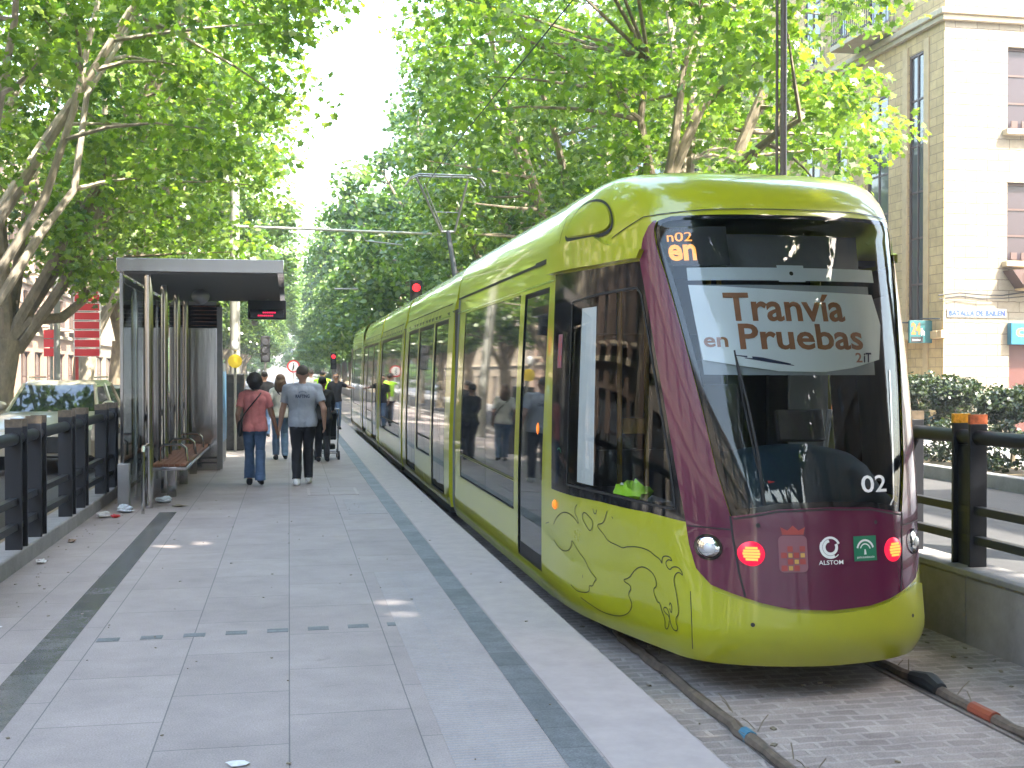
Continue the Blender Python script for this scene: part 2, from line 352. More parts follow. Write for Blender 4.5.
class MB:
    def __init__(s):
        s.v = []; s.f = []; s.mi = []
    def add(s, vs, fs, mi=0):
        n = len(s.v)
        s.v.extend([tuple(p) for p in vs]); s.f.extend([tuple(i + n for i in f) for f in fs]); s.mi.extend([mi] * len(fs))
        return s
    def box(s, a, b, mi=0):
        x0, y0, z0 = a; x1, y1, z1 = b
        return s.add([(x0, y0, z0), (x1, y0, z0), (x1, y1, z0), (x0, y1, z0), (x0, y0, z1), (x1, y0, z1), (x1, y1, z1), (x0, y1, z1)],
                     [(0, 3, 2, 1), (4, 5, 6, 7), (0, 1, 5, 4), (1, 2, 6, 5), (2, 3, 7, 6), (3, 0, 4, 7)], mi)
    def obox(s, c, size, rot=(0, 0, 0), mi=0):
        from mathutils import Euler
        R = Euler(rot).to_matrix(); c = Vector(c); h = [q / 2 for q in size]
        vs = [c + R @ Vector((sx * h[0], sy * h[1], sz * h[2])) for sz in (-1, 1) for sx, sy in ((-1, -1), (1, -1), (1, 1), (-1, 1))]
        return s.add(vs, [(0, 3, 2, 1), (4, 5, 6, 7), (0, 1, 5, 4), (1, 2, 6, 5), (2, 3, 7, 6), (3, 0, 4, 7)], mi)
    def tube(s, path, r, n=8, mi=0, caps=True):
        P = [Vector(p) for p in path]
        rs = r if isinstance(r, (list, tuple)) else [r] * len(P)
        rings = []; up = None
        for i, p in enumerate(P):
            t = (P[min(i + 1, len(P) - 1)] - P[max(i - 1, 0)])
            t = t.normalized() if t.length > 1e-9 else Vector((0, 0, 1))
            if up is None:
                up = t.orthogonal().normalized()
            else:
                up = (up - t * up.dot(t))
                up = up.normalized() if up.length > 1e-6 else t.orthogonal().normalized()
            w = t.cross(up)
            rings.append([p + (up * math.cos(2 * PI * k / n) + w * math.sin(2 * PI * k / n)) * rs[i] for k in range(n)])
        vs = [q for ring in rings for q in ring]; fs = []
        for i in range(len(P) - 1):
            for k in range(n):
                a = i * n + k; b_ = i * n + (k + 1) % n
                fs.append((a, b_, b_ + n, a + n))
        if caps:
            fs.append(tuple(range(n - 1, -1, -1))); fs.append(tuple((len(P) - 1) * n + k for k in range(n)))
        return s.add(vs, fs, mi)
    def prism(s, poly, axis, a, b, mi=0):
        # poly 2D in the plane across axis, extruded from a to b along axis
        def mk(p, t):
            if axis == 'x': return (t, p[0], p[1])
            if axis == 'y': return (p[0], t, p[1])
            return (p[0], p[1], t)
        n = len(poly)
        vs = [mk(p, a) for p in poly] + [mk(p, b) for p in poly]
        fs = [tuple(range(n))[::-1], tuple(range(n, 2 * n))] + [(i, (i + 1) % n, n + (i + 1) % n, n + i) for i in range(n)]
        return s.add(vs, fs, mi)
    def ball(s, c, r, n=12, m=8, mi=0):
        rx, ry, rz = r if isinstance(r, (tuple, list)) else (r, r, r)
        vs = [(c[0], c[1], c[2] - rz)]
        for j in range(1, m):
            th = -PI / 2 + PI * j / m
            for k in range(n):
                vs.append((c[0] + rx * math.cos(th) * math.cos(2 * PI * k / n), c[1] + ry * math.cos(th) * math.sin(2 * PI * k / n), c[2] + rz * math.sin(th)))
        vs.append((c[0], c[1], c[2] + rz)); fs = []
        for k in range(n):
            fs.append((0, 1 + (k + 1) % n, 1 + k))
            for j in range(m - 2):
                a = 1 + j * n + k; b_ = 1 + j * n + (k + 1) % n
                fs.append((a, b_, b_ + n, a + n))
            fs.append((len(vs) - 1, 1 + (m - 2) * n + k, 1 + (m - 2) * n + (k + 1) % n))
        return s.add(vs, fs, mi)
    n = None
    def build(s, name, mats, parent=None, bevel=0, smooth=True, fixn=True):
        org = origin_of(parent) if parent else Vector((0, 0, 0))
        me = bpy.data.meshes.new(name)
        me.from_pydata([(p[0] - org.x, p[1] - org.y, p[2] - org.z) for p in s.v], [], s.f)
        if not isinstance(mats, (list, tuple)): mats = [mats]
        for q in mats: me.materials.append(q)
        if any(s.mi): me.polygons.foreach_set('material_index', s.mi)
        if fixn:
            bm = bmesh.new(); bm.from_mesh(me); bmesh.ops.recalc_face_normals(bm, faces=bm.faces); bm.to_mesh(me); bm.free()
        if smooth:
            me.polygons.foreach_set('use_smooth', [True] * len(me.polygons))
            me.set_sharp_from_angle(angle=rad(35))
        if s.n and smooth and not fixn:
            me.normals_split_custom_set_from_vertices([s.n.get(i, (0, 0, 0)) for i in range(len(me.vertices))])
        o = bpy.data.objects.new(name, me); COL.objects.link(o)
        if parent: o.parent = parent
        if bevel:
            md = o.modifiers.new('bevel', 'BEVEL'); md.width = bevel; md.segments = 2; md.limit_method = 'ANGLE'
        return o

def st(name, mb, m, kind='structure', **k):
    o = mb.build(name, m, **k); o['kind'] = kind
    return o

def copy_thing(o, parent=None):
    c = o.copy(); COL.objects.link(c)
    if parent: c.parent = parent
    for ch in [x for x in list(bpy.data.objects) if x.parent == o]:
        copy_thing(ch, c)
    return c

def text_mesh(body, size=1.0, bold=0.0, shear=0.0, spacing=1.0):
    cu = bpy.data.curves.new('lettering', 'FONT'); cu.body = body; cu.size = size; cu.offset = bold; cu.shear = shear
    cu.space_character = spacing; cu.resolution_u = 3
    o = bpy.data.objects.new('lettering', cu); COL.objects.link(o)
    bpy.context.view_layer.update()
    me = bpy.data.meshes.new_from_object(o.evaluated_get(bpy.context.evaluated_depsgraph_get()))
    vs = [tuple(v.co) for v in me.vertices]; fs = [tuple(p.vertices) for p in me.polygons]
    bpy.data.objects.remove(o); bpy.data.curves.remove(cu); bpy.data.meshes.remove(me)
    if vs:
        x0 = min(v[0] for v in vs); x1 = max(v[0] for v in vs); y0 = min(v[1] for v in vs); y1 = max(v[1] for v in vs)
    else: x0 = x1 = y0 = y1 = 0
    return vs, fs, (x0, x1, y0, y1)

def fit_text(body, w, h, bold=0.0, shear=0.0, spacing=1.0):
    vs, fs, (x0, x1, y0, y1) = text_mesh(body, 1.0, bold, shear, spacing)
    return [((v[0] - x0) / (x1 - x0) * w, (v[1] - y0) / (y1 - y0) * h) for v in vs], fs

# ================================================================== the setting
st('ground', MB().box((-400, -200, -0.6), (400, 900, -0.03)), M['asphalt'], smooth=False)
st('track_bed', MB().box((1.84, -15, -0.3), (4.87, 160, 0.0)), M['setts'], smooth=False)
st('platform', MB().box((-2.27, -15, -0.2), (1.835, 72, 0.30)), M['paving'], smooth=False)
st('platform_edge', MB().box((1.36, -15, 0.2995), (1.84, 72, 0.3022)), M['edge'], smooth=False)
st('platform_tactile_path', MB().box((0.70, -15, 0.2995), (1.165, 9.9, 0.3025)).box((0.70, 14.0, 0.2995), (1.165, 15.6, 0.3025)), M['tactile'], smooth=False)
st('platform_dark_strip', MB().box((-1.53, -15, 0.2995), (-1.33, 14.6, 0.3025)), M['granite'], smooth=False)
st('platform_grey_strip', MB().box((1.175, -15, 0.2995), (1.345, 72, 0.3026)), M['granitedull'], smooth=False)
mb = MB()
for i in range(8):
    x = -1.33 + 0.14 + i * 0.262
    y = 7.66 + i * 0.018
    mb.box((x, y, 0.299), (x + 0.135, y + 0.10, 0.3022))
st('platform_inlay_squares', mb, M['granitedull'], smooth=False)
st('street_end', MB().box((-60, 72, -0.2), (1.84, 400, 0.15)), M['asphalt'], smooth=False)
st('left_road', MB().box((-9.3, -25, -0.2), (-2.55, 72, 0.15)), M['asphalt'], smooth=False)
st('verge', MB().box((-3.25, -25, 0.14), (-2.55, 72, 0.19)), M['earth'], smooth=False)
st('left_pavement', MB().box((-15, -25, -0.2), (-9.3, 300, 0.28)), M['footway'], smooth=False)
st('right_road', MB().box((5.12, -25, -0.2), (11.2, 300, 0.10)), M['asphalt'], smooth=False)
st('right_kerb', MB().box((11.2, -25, -0.2), (11.42, 25.3, 0.33)).box((11.2, 29, -0.2), (11.42, 300, 0.23)), M['kerb'], bevel=0.02)
st('right_pavement', MB().box((11.42, -25, -0.2), (60, 300, 0.22)), M['footway'], smooth=False)
st('fence_kerb', MB().box((-2.56, -15, -0.1), (-2.27, 72, 0.45)), M['kerb'], bevel=0.015)
st('track_side_wall', MB().box((4.87, -15, -0.2), (5.14, 110, 0.50)), M['concrete'], bevel=0.01)
mb = MB()
for i in range(60):
    y = -14 + i * 1.21
    mb.box((4.862, y, 0.0), (4.869, y + 1.195, 0.485))
st('wall_panels', mb, M['concrete'], smooth=False)
st('wall_coping', MB().box((4.845, -15, 0.50), (5.17, 110, 0.545)), M['kerb'], bevel=0.008)
def lumpy(path_x, z, r, y0, y1, seed, step=0.12):
    rnd = random.Random(seed); P = []; R = []; y = y0
    while y < y1:
        P.append((path_x + rnd.uniform(-.012, .012), y, z + rnd.uniform(-.006, .006))); R.append(r * rnd.uniform(.8, 1.12)); y += step
    return P, R
mb = MB()
for X in (2.43, 3.91):
    mb.box((X - 0.035, -15, 0.0), (X + 0.035, 150, 0.006))
    mb.box((X + 0.05 * (1 if X < 3 else -1) - 0.012, -15, 0.0), (X + 0.05 * (1 if X < 3 else -1) + 0.012, 150, 0.012))
rails = st('tram_rails', mb, M['rail'], smooth=False)
for X, tape, lab, sd in ((2.43, 'bluetape', 'brown sleeve over the left rail, bound with blue tape', 3), (3.93, 'orangetape', 'brown sleeve over the right rail, with an orange patch', 4)):
    P, R = lumpy(X, 0.018, 0.038, 1.0, 8.6, sd)
    t = MB().tube(P, R, 8).build('rail_sleeve', M['hose']); setp(t, lab, 'rail cover')
    yy = 5.90 if sd == 3 else 5.98
    MB().tube([(X, yy, 0.022), (X, yy + (0.09 if sd == 3 else 0.22), 0.022)], 0.042, 10).build('tape', M[tape], t)
    if sd == 4: MB().tube([(X, 6.55, .035), (X + .01, 6.68, .05), (X - .01, 6.86, .04)], [.045, .06, .04], 10).build('sleeve_joint', M['black'], t)
rnd = random.Random(8)
mb = MB()
for i in range(26):
    X = 3.93 if i % 2 else 2.49
    y = rnd.uniform(4.6, 8.2); a = rnd.uniform(0, PI); l = rnd.uniform(.04, .12)
    mb.tube([(X + .03, y, .02), (X + .03 + math.cos(a) * l * .5, y + math.sin(a) * l * .5, .03 + l * .4), (X + .03 + math.cos(a) * l, y + math.sin(a) * l, .03 + l * .7)], .0035, 4)
o = st('twigs', mb, M['bark'], kind='stuff'); setp(o, 'dry twigs and stalks caught along the covered rails', 'twigs')
mb = MB()
for i in range(140):
    side = rnd.random()
    if side < .5: X = 4.86 - abs(rnd.gauss(0, .25))
    elif side < .75: X = rnd.uniform(4.0, 4.8)
    else: X = rnd.uniform(2.0, 3.8)
    y = rnd.uniform(4.5, 14); s_ = rnd.uniform(.012, .035)
    mb.obox((X, y, .006), (s_, s_ * rnd.uniform(.4, 1), .008), (rnd.uniform(-.3, .3), rnd.uniform(-.3, .3), rnd.uniform(0, 3)))
o = st('fallen_leaves', mb, M['bark'], kind='stuff'); setp(o, 'dry leaf scraps scattered on the track paving', 'leaf litter')
mb = MB()
for i in range(150):
    X = rnd.uniform(-2.2, 1.7) if rnd.random() < .6 else -2.2 + abs(rnd.gauss(0, .2)); y = rnd.uniform(4, 16); s_ = rnd.uniform(.006, .018)
    mb.obox((X, y, .306), (s_, s_ * rnd.uniform(.4, 1), .004), (0, 0, rnd.uniform(0, 3)))
o = st('platform_crumbs', mb, M['bark'], kind='stuff'); setp(o, 'tiny crumbs and leaf specks scattered on the platform', 'litter specks')

# drain cover set in the platform
t = root('access_cover', (0.55, 16.6, 0.30), 'square access cover set flush in the platform paving', 'drain cover')
MB().box((0.25, 16.2, 0.299), (0.95, 17.2, 0.306)).build('frame', M['edge'], t)
MB().box((0.29, 16.24, 0.304), (0.91, 17.16, 0.3085)).build('cover_plate', M['paving'], t)

# ------------------------------------------------------------------ litter
def crumple(loc, r, m, label, seed, flat=0.35):
    rn = random.Random(seed); mb = MB().ball((0, 0, 0), 1, 9, 6)
    vs = []
    for v in mb.v:
        k = rn.uniform(.55, 1.15)
        vs.append((loc[0] + v[0] * r * k, loc[1] + v[1] * r * k, loc[2] + (max(v[2], -0.9) + .9) * r * flat * k))
    mb.v = vs
    o = mb.build('litter', m, smooth=False); return setp(o, label, 'litter', 'litter on the platform')
crumple((-1.94, 14.7, .305), .13, M['plastic'], 'pale blue plastic bag crumpled at the foot of the shelter glass', 1)
crumple((-2.1, 14.2, .305), .10, M['paperwhite'], 'crumpled white paper beside the kerb before the shelter', 2)
crumple((-1.98, 14.15, .305), .06, M['red'], 'small red wrapper lying among the rubbish by the shelter', 3)
crumple((-1.58, 15.7, .305), .12, M['plastic'], 'clear plastic bag behind the front shelter post', 4)
crumple((-1.36, 15.2, .305), .09, M['bark'], 'flat dark scrap lying right of the front shelter post', 5, .1)
crumple((-2.15, 10.9, .305), .055, M['paperwhite'], 'small white paper ball at the kerb below the fence', 6)
crumple((-2.12, 12.2, .305), .05, M['plasterpink'], 'pinkish paper scrap at the kerb further along', 7)
crumple((-.22, 5.15, .305), .05, M['paperwhite'], 'flat torn paper on the open platform in the foreground', 8, .05)
crumple((4.35, 8.2, .003), .13, M['plastic'], 'pale plastic sheet scrap on the track paving by the wall', 9, .08)
crumple((-1.9, 8.2, .305), .045, M['paperwhite'], 'white paper fleck on the platform left of the dark strip', 10, .06)

# ------------------------------------------------------------------ fences
def fence(Xc, side, zb, ys, y0, y1, name, label, caps):
    t = root(name, (Xc, ys[0], zb), label, 'fence')
    for i, y in enumerate(ys):
        p = MB()
        for k, dy in enumerate((-.11, .11)):
            p.box((Xc - .07, y + dy - .014, zb), (Xc + .07, y + dy + .014, zb + 1.06))
        p.box((Xc - .03, y - .10, zb), (Xc + .03, y + .10, zb + .9))
        post = p.build('post', M['fence'], t, bevel=.004)
        for k, dy in enumerate((-.11, .11)):
            cm = M[caps[(i * 2 + k) % len(caps)]]
            MB().box((Xc - .0705, y + dy - .0145, zb + 1.06), (Xc + .0705, y + dy + .0145, zb + 1.13)).build('post_cap', cm, post)
    MB().tube([(Xc, y0, zb + .96), (Xc, y1, zb + .96)], .055, 14).build('top_rail', M['fence'], t)
    for h in (.42, .2):
        MB().box((Xc - .035, y0, zb + h - .03), (Xc + .035, y1, zb + h + .03)).build('lower_rail', M['fence'], t, bevel=.004)
    return t
ysL = []
for k in range(0, 11):
    ysL += [8.47 + 2.38 * k, 9.29 + 2.38 * k]
fence(-2.34, -1, .45, ysL, 5.0, 36, 'railing', 'dark railing with paired flat posts on the kerb left of the platform', ['postcapl'])
ysR = []
for k in range(-1, 20):
    ysR += [7.97 + 2.38 * k, 8.85 + 2.38 * k]
fence(5.01, 1, .545, ysR, 3.0, 56, 'railing', 'dark railing on the low wall right of the tram, its post tops taped orange', ['postcapr', 'reflect', 'postcapl', 'postcapl'])

# ------------------------------------------------------------------ buildings
def facade(mb, O, U, N, W, H, ops, depth, mi=0):
    """wall plane with rectangular openings and reveals; O corner, U unit along, N outward"""
    O = Vector(O); U = Vector(U); N = Vector(N); Z = Vector((0, 0, 1))
    xs = sorted(set([0, W] + [q for o in ops for q in (o[0], o[1])])); zs = sorted(set([0, H] + [q for o in ops for q in (o[2], o[3])]))
    def P(x, z, d=0): return O + U * x + Z * z - N * d
    for i in range(len(xs) - 1):
        for j in range(len(zs) - 1):
            cx = (xs[i] + xs[i + 1]) / 2; cz = (zs[j] + zs[j + 1]) / 2
            if any(o[0] < cx < o[1] and o[2] < cz < o[3] for o in ops): continue
            mb.add([P(xs[i], zs[j]), P(xs[i + 1], zs[j]), P(xs[i + 1], zs[j + 1]), P(xs[i], zs[j + 1])], [(0, 1, 2, 3)], mi)
    for a, b, c, d in ops:
        for (x0, z0, x1, z1) in ((a, c, a, d), (b, c, b, d), (a, c, b, c), (a, d, b, d)):
            mb.add([P(x0, z0), P(x1, z1), P(x1, z1, depth), P(x0, z0, depth)], [(0, 1, 2, 3)], mi)

def window(parent, O, U, N, op, depth, frame, pane, nx=2, nz=3, name='window', fw=.07):
    O = Vector(O); U = Vector(U); N = Vector(N); Z = Vector((0, 0, 1)); a, b, c, d = op
    def bar(x0, x1, z0, z1, d0, d1):
        vs = [O + U * x + Z * z - N * q for q in (d0, d1) for x, z in ((x0, z0), (x1, z0), (x1, z1), (x0, z1))]
        m_.add(vs, [(0, 1, 2, 3), (7, 6, 5, 4), (0, 4, 5, 1), (1, 5, 6, 2), (2, 6, 7, 3), (3, 7, 4, 0)])
    m_ = MB(); D = depth
    bar(a, a + fw, c, d, D - .07, D); bar(b - fw, b, c, d, D - .07, D); bar(a + fw, b - fw, c, c + fw, D - .07, D); bar(a + fw, b - fw, d - fw, d, D - .07, D)
    for i in range(1, nx):
        x = a + (b - a) * i / nx; bar(x - .03, x + .03, c + fw, d - fw, D - .06, D - .005)
    for j in range(1, nz):
        z = c + (d - c) * j / nz; bar(a + fw, b - fw, z - .025, z + .025, D - .055, D - .006)
    w = m_.build(name, frame, parent)
    m_ = MB(); bar(a, b, c, d, D - .03, D - .02); m_.build('pane', pane, w)
    return w

# --- corner stone building on the right (sunlit south face at Y = 27.4, shaded street face at X = 16.5)
t = root('stone_building', (16.5, 27.4, .2), 'pale stone corner building with tall narrow windows behind the tram', 'building')
H = 19.8
opsS = [(1.78, 3.1, 8.05, 10.2), (1.78, 3.1, 4.65, 6.7), (1.85, 4.6, 0.0, 2.6), (5.2, 6.5, 8.05, 10.2), (5.2, 6.5, 4.65, 6.7), (1.9, 3.2, 12.2, 14.4), (5.2, 6.5, 12.2, 14.4)]
mb = MB(); OS = (16.5, 27.4, .2)
facade(mb, OS, (1, 0, 0), (0, -1, 0), 14, H, opsS, .22)
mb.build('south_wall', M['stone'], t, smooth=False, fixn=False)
for k, o_ in enumerate(opsS):
    if o_[2] == 0: continue
    w = window(t, OS, (1, 0, 0), (0, -1, 0), o_, .18, M['windowframe'], M['paneblue'], 2, 3)
    bx = MB()
    for q in range(4):
        xx = 16.5 + o_[0] + .2 + q * .3
        bx.box((xx - .09, 27.40, .2 + o_[2] + .06), (xx + .09, 27.43, .2 + o_[2] + .24))
    bx.build('lattice_panel', M['windowframe'], w)
    MB().box((16.5 + o_[0] - .15, 27.18, .2 + o_[2] - .14), (16.5 + o_[1] + .15, 27.43, .2 + o_[2])).build('sill', M['ashlarpale'], t, bevel=.01)
# street face, from the corner away (Y 27.4 .. 50)
opsW = []
y = 0.0
bays = []
for k in range(5):
    b0 = .95 + k * 4.3
    opsW += [(b0 + .0, b0 + .80, 2.9, 10.3), (b0 + 1.9, b0 + 3.1, 2.9, 9.6), (b0 + .15, b0 + .7, 11.9, 15.5), (b0 + 1.9, b0 + 3.1, 11.6, 15.5), (b0 + 1.7, b0 + 3.3, 0, 2.3)]
OW = (16.5, 27.4, .2)
mb = MB(); facade(mb, OW, (0, 1, 0), (-1, 0, 0), 23, H, opsW, .10)
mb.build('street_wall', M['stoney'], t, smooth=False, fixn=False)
for o_ in opsW:
    window(t, OW, (0, 1, 0), (-1, 0, 0), o_, .085, M['windowframe'], M['pane'], 1 if o_[1] - o_[0] < .8 else 2, 6 if o_[3] - o_[2] > 6 else 2)
mb = MB()
for k in range(5):
    b0 = .95 + k * 4.3
    for a in (b0 - .26, b0 + .82, b0 + 3.25):
        mb.box((16.44, 27.4 + a, .2), (16.499, 27.4 + a + .24, 10.75))
mb.build('pilasters', M['ashlar'], t, bevel=.01)
MB().box((16.46, 27.36, .2), (16.499, 28.05, 10.7)).build('corner_quoin', M['stoney'], t)
mb = MB().box((16.38, 27.28, 10.98), (30.6, 27.41, 11.12)).box((16.3, 27.2, 11.12), (30.6, 27.41, 11.27))
mb.box((16.38, 27.415, 10.98), (16.51, 50.4, 11.12)).box((16.3, 27.415, 11.12), (16.51, 50.4, 11.27))
mb.build('cornice', M['ashlarpale'], t, bevel=.015)
mb = MB().box((16.3, 27.42, 2.85), (16.505, 50.4, 3.05)).box((16.3, 27.2, 2.86), (16.505, 27.395, 3.06))
mb.build('string_course', M['ashlar'], t, bevel=.01)
MB().box((16.0, 26.9, 20.0), (31, 51, 20.4)).build('roof', M['ashlarpale'], t)
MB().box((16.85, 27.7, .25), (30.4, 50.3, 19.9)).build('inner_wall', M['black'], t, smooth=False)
mb = MB()
P = [(16.3 + .6 * i, 27.33, 3.95 + .05 * math.sin(i * 1.7) + .02 * i) for i in range(24)]
mb.tube(P, .018, 6); mb.tube([(p[0], p[1] - .03, p[2] - .09 + .03 * math.sin(p[0] * 5)) for p in P], .014, 6)
mb.tube([(16.32, 27.3 + .8 * i, 3.35 + .04 * math.sin(i * 2.1)) for i in range(22)], .02, 6)
mb.build('facade_cable', M['black'], t)
for k in range(3):   # balconies with iron bars on the street face
    for zb in (11.35, 7.0) if k else (11.35,):
        yb = 27.4 + .95 + k * 4.3 + (4.3 if zb < 8 else 1.4)
        s_ = MB().box((15.6, yb, zb), (16.499, yb + 2.3, zb + .14)).build('balcony', M['ashlarpale'], t, bevel=.01)
        m_ = MB().box((15.62, yb + .02, zb + 1.1), (15.66, yb + 2.28, zb + 1.14)).box((15.62, yb + .02, zb + .2), (15.66, yb + 2.28, zb + .23))
        for q in range(20):
            m_.box((15.63, yb + .03 + q * .118, zb + .14), (15.648, yb + .048 + q * .118, zb + 1.1))
        for q in range(7):
            m_.box((15.66 + q * .12, yb + .02, zb + .14), (15.678 + q * .12, yb + .038, zb + 1.12))
        m_.box((15.62, yb + .015, zb + 1.1), (16.5, yb + .045, zb + 1.14))
        m_.build('railing_bars', M['iron'], s_, smooth=False)
MB().box((18.36, 27.6, .2), (18.95, 27.66, 2.7)).build('door', M['door_red'], t)
# street name tiles
t = root('street_name_tiles', (16.62, 27.37, 3.4), 'row of white tiles spelling a street name on the sunlit corner', 'street sign')
MB().box((16.58, 27.365, 3.40), (18.25, 27.398, 3.62)).build('tile_row', mat('sunlit_tile', (.3, .3, .3), .3), t)
vs, fs = fit_text('BATALLA DE BAILEN', 1.58, .14, .035)
MB().add([(16.62 + a, 27.352, 3.435 + b) for a, b in vs], fs).build('lettering', M['tileblue'], t, smooth=False, fixn=False)
# shop sign
t = root('shop_sign', (18.3, 27.3, 2.7), 'cyan shop sign with yellow letters at the right picture edge', 'shop sign')
MB().box((18.28, 27.2, 2.70), (21.0, 27.38, 3.26)).build('board', M['cyan'], t, bevel=.01)
vs, fs = fit_text('cajasur', 1.7, .40, .02)
MB().add([(18.42 + a, 27.195, 2.80 + b) for a, b in vs], fs).build('lettering', M['yellow'], t, smooth=False, fixn=False)
# small canopy lamp box under the window sill
t = root('wall_box', (18.2, 27.2, 4.3), 'brown wall bracket box under the lower sunlit window', 'wall box')
MB().prism([(18.15, 4.60), (18.5, 4.62), (18.7, 4.15), (18.5, 4.15)], 'y', 26.95, 27.39).build('bracket', M['windowframe'], t)
MB().box((18.5, 26.9, 4.1), (19.7, 27.395, 4.55)).build('box', M['ashlar'], t, bevel=.01)
# projecting 24h sign
t = root('bank_sign', (16.1, 28.0, 2.6), 'teal projecting sign reading 24h on the shaded stone corner', 'sign')
MB().box((15.72, 27.72, 2.74), (16.36, 27.80, 3.32)).build('board', M['teal'], t, bevel=.008)
MB().box((15.76, 27.712, 2.76), (16.10, 27.719, 2.90)).build('black_strip', M['black'], t)
vs, fs = fit_text('24', .26, .30, .03)
k2 = MB().add([(15.77 + a, 27.715, 2.96 + b) for a, b in vs], fs).build('number', M['orange'], t, smooth=False, fixn=False)
vs, fs = fit_text('h', .09, .17, .03)
MB().add([(16.05 + a, 27.715, 2.94 + b) for a, b in vs], fs).build('letter', M['white'], t, smooth=False, fixn=False)
vs, fs = fit_text('ServiRed', .22, .035, .0)
MB().add([(15.80 + a, 27.709, 2.80 + b) for a, b in vs], fs).build('small_lettering', M['white'], t, smooth=False, fixn=False)
MB().tube([(16.36, 27.76, 3.03), (16.5, 27.76, 3.03)], .02, 6).build('bracket', M['iron'], t)

def block(name, label, x0, x1, y0, y1, h, m, face, storeys, nb, frame=None, pane=None, ground=None, balc=False):
    """plain town building; face is the x side that looks on the street"""
    t = root(name, (x0 if face < 0 else x1, y0, .2), label, 'building')
    N = (-1, 0, 0) if face < 0 else (1, 0, 0); X = x0 if face < 0 else x1
    L = y1 - y0; ops = []; sh = (h - 4.2) / storeys
    pitch = L / nb
    for i in range(nb):
        c = pitch * (i + .5)
        ops.append((c - pitch * .34, c + pitch * .34, .1, 3.0))
        for j in range(storeys):
            ops.append((c - .6, c + .6, 4.2 + j * sh + .5, 4.2 + j * sh + 2.35))
    O = (X, y0, .2)
    mb = MB(); facade(mb, O, (0, 1, 0), N, L, h, ops, .3)
    mb.add([(x0, y0, .2), (x1, y0, .2), (x1, y0, .2 + h), (x0, y0, .2 + h)], [(0, 1, 2, 3)]); mb.add([(x0, y1, .2), (x1, y1, .2), (x1, y1, .2 + h), (x0, y1, .2 + h)], [(0, 1, 2, 3)])
    mb.build('wall', m, t, smooth=False, fixn=False)
    for o_ in ops:
        window(t, O, (0, 1, 0), N, o_, .25, frame or M['windowframe'], pane or M['pane'], 2, 2, 'shop_window' if o_[2] < 1 else 'window')
    s = -1 if face < 0 else 1
    m_ = MB()
    for j in range(storeys + 1):
        z = .2 + (4.2 + j * sh if j < storeys else h) - .1
        m_.box((min(X, X + s * .18), y0, z - .12), (max(X, X + s * .18), y1, z + .08))
    m_.build('cornice', M['ashlarpale'], t, smooth=False)
    if balc:
        for i in range(nb):
            c = y0 + pitch * (i + .5)
            for j in range(storeys):
                z = .2 + 4.2 + j * sh + .42
                b_ = MB().box((min(X, X + s * .7), c - 1, z - .1), (max(X, X + s * .7), c + 1, z)).build('balcony', M['ashlarpale'], t)
                q = MB().box((X + s * .66, c - 1, z + .95), (X + s * .7, c + 1, z + 1.0))
                for k in range(15): q.box((X + s * .675, c - 1 + k * .14, z), (X + s * .69, c - .985 + k * .14, z + .95))
                q.build('railing_bars', M['iron'], b_, smooth=False)
    MB().box((min(x0, x1) - .3, y0, .2 + h), (max(x0, x1) + .3, y1, .5 + h)).build('roof', M['brickred'], t)
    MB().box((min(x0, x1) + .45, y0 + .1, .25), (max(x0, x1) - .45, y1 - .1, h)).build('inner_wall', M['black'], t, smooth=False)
    return t
block('apartment_building', 'cool white apartment building beyond the stone corner building', 16.9, 28, 52, 78, 21, M['plasterblue'], -1, 5, 7, balc=True)
block('apartment_building', 'ochre apartment block further down the right side of the street', 16.7, 28, 80, 112, 19, M['plasterpink'], -1, 5, 8, balc=True)
block('apartment_building', 'farthest pale block on the right side of the street', 17, 28, 114, 160, 20, M['plaster'], -1, 5, 9)
block('town_house', 'brown brick house with shop fronts behind the left trees', -27, -15, 18, 40, 17, M['brickred'], 1, 4, 6, balc=True)
block('town_house', 'pale plaster house behind the red rows sign on the left', -27, -15.2, 41, 62, 18, M['plaster'], 1, 4, 6)
block('town_house', 'pinkish house further down the left side of the street', -27, -15, 63, 92, 16, M['plasterpink'], 1, 4, 8, balc=True)
block('town_house', 'pale house far down the left side near the street end', -27, -15.1, 93, 150, 17, M['plaster'], 1, 4, 12)
block('town_house', 'plaster house on the left side behind the viewpoint', -27, -15, -40, 16, 9.5, M['plasterdim'], 1, 2, 12)
block('town_house', 'pinkish house on the right side behind the viewpoint', 18, 30, -45, 6, 17, M['plasterpink'], -1, 4, 11)
block_ = MB()
t = root('reflection_backdrop', (0, -95, .2), 'unseen plaster building added far behind the viewpoint to darken reflections', 'building')  # unseen block added to darken what the tram front reflects
mb = MB(); ops = [(4 + i * 5, 6 + i * 5, 4 + j * 4, 6.3 + j * 4) for i in range(11) for j in range(4)]
facade(mb, (-30, -95, .2), (1, 0, 0), (0, 1, 0), 60, 21, ops, .4)
mb.build('wall', M['plasterdim'], t, smooth=False, fixn=False)
for o_ in ops: window(t, (-30, -95, .2), (1, 0, 0), (0, 1, 0), o_, .35, M['windowframe'], M['pane'], 2, 2)
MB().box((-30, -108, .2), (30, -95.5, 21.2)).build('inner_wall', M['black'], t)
t = root('distant_building', (0, 330, .2), 'hazy pale building closing the far end of the street', 'building')
mb = MB(); ops = [(4 + i * 6, 6.2 + i * 6, 3 + j * 4, 5.2 + j * 4) for i in range(9) for j in range(2)]
facade(mb, (-35, 330, .1), (1, 0, 0), (0, -1, 0), 60, 11, ops, .4)
mb.build('wall', M['plasterfar'], t, smooth=False, fixn=False)
for o_ in ops: window(t, (-35, 330, .1), (1, 0, 0), (0, -1, 0), o_, .35, M['windowframe'], M['pane'], 2, 2)
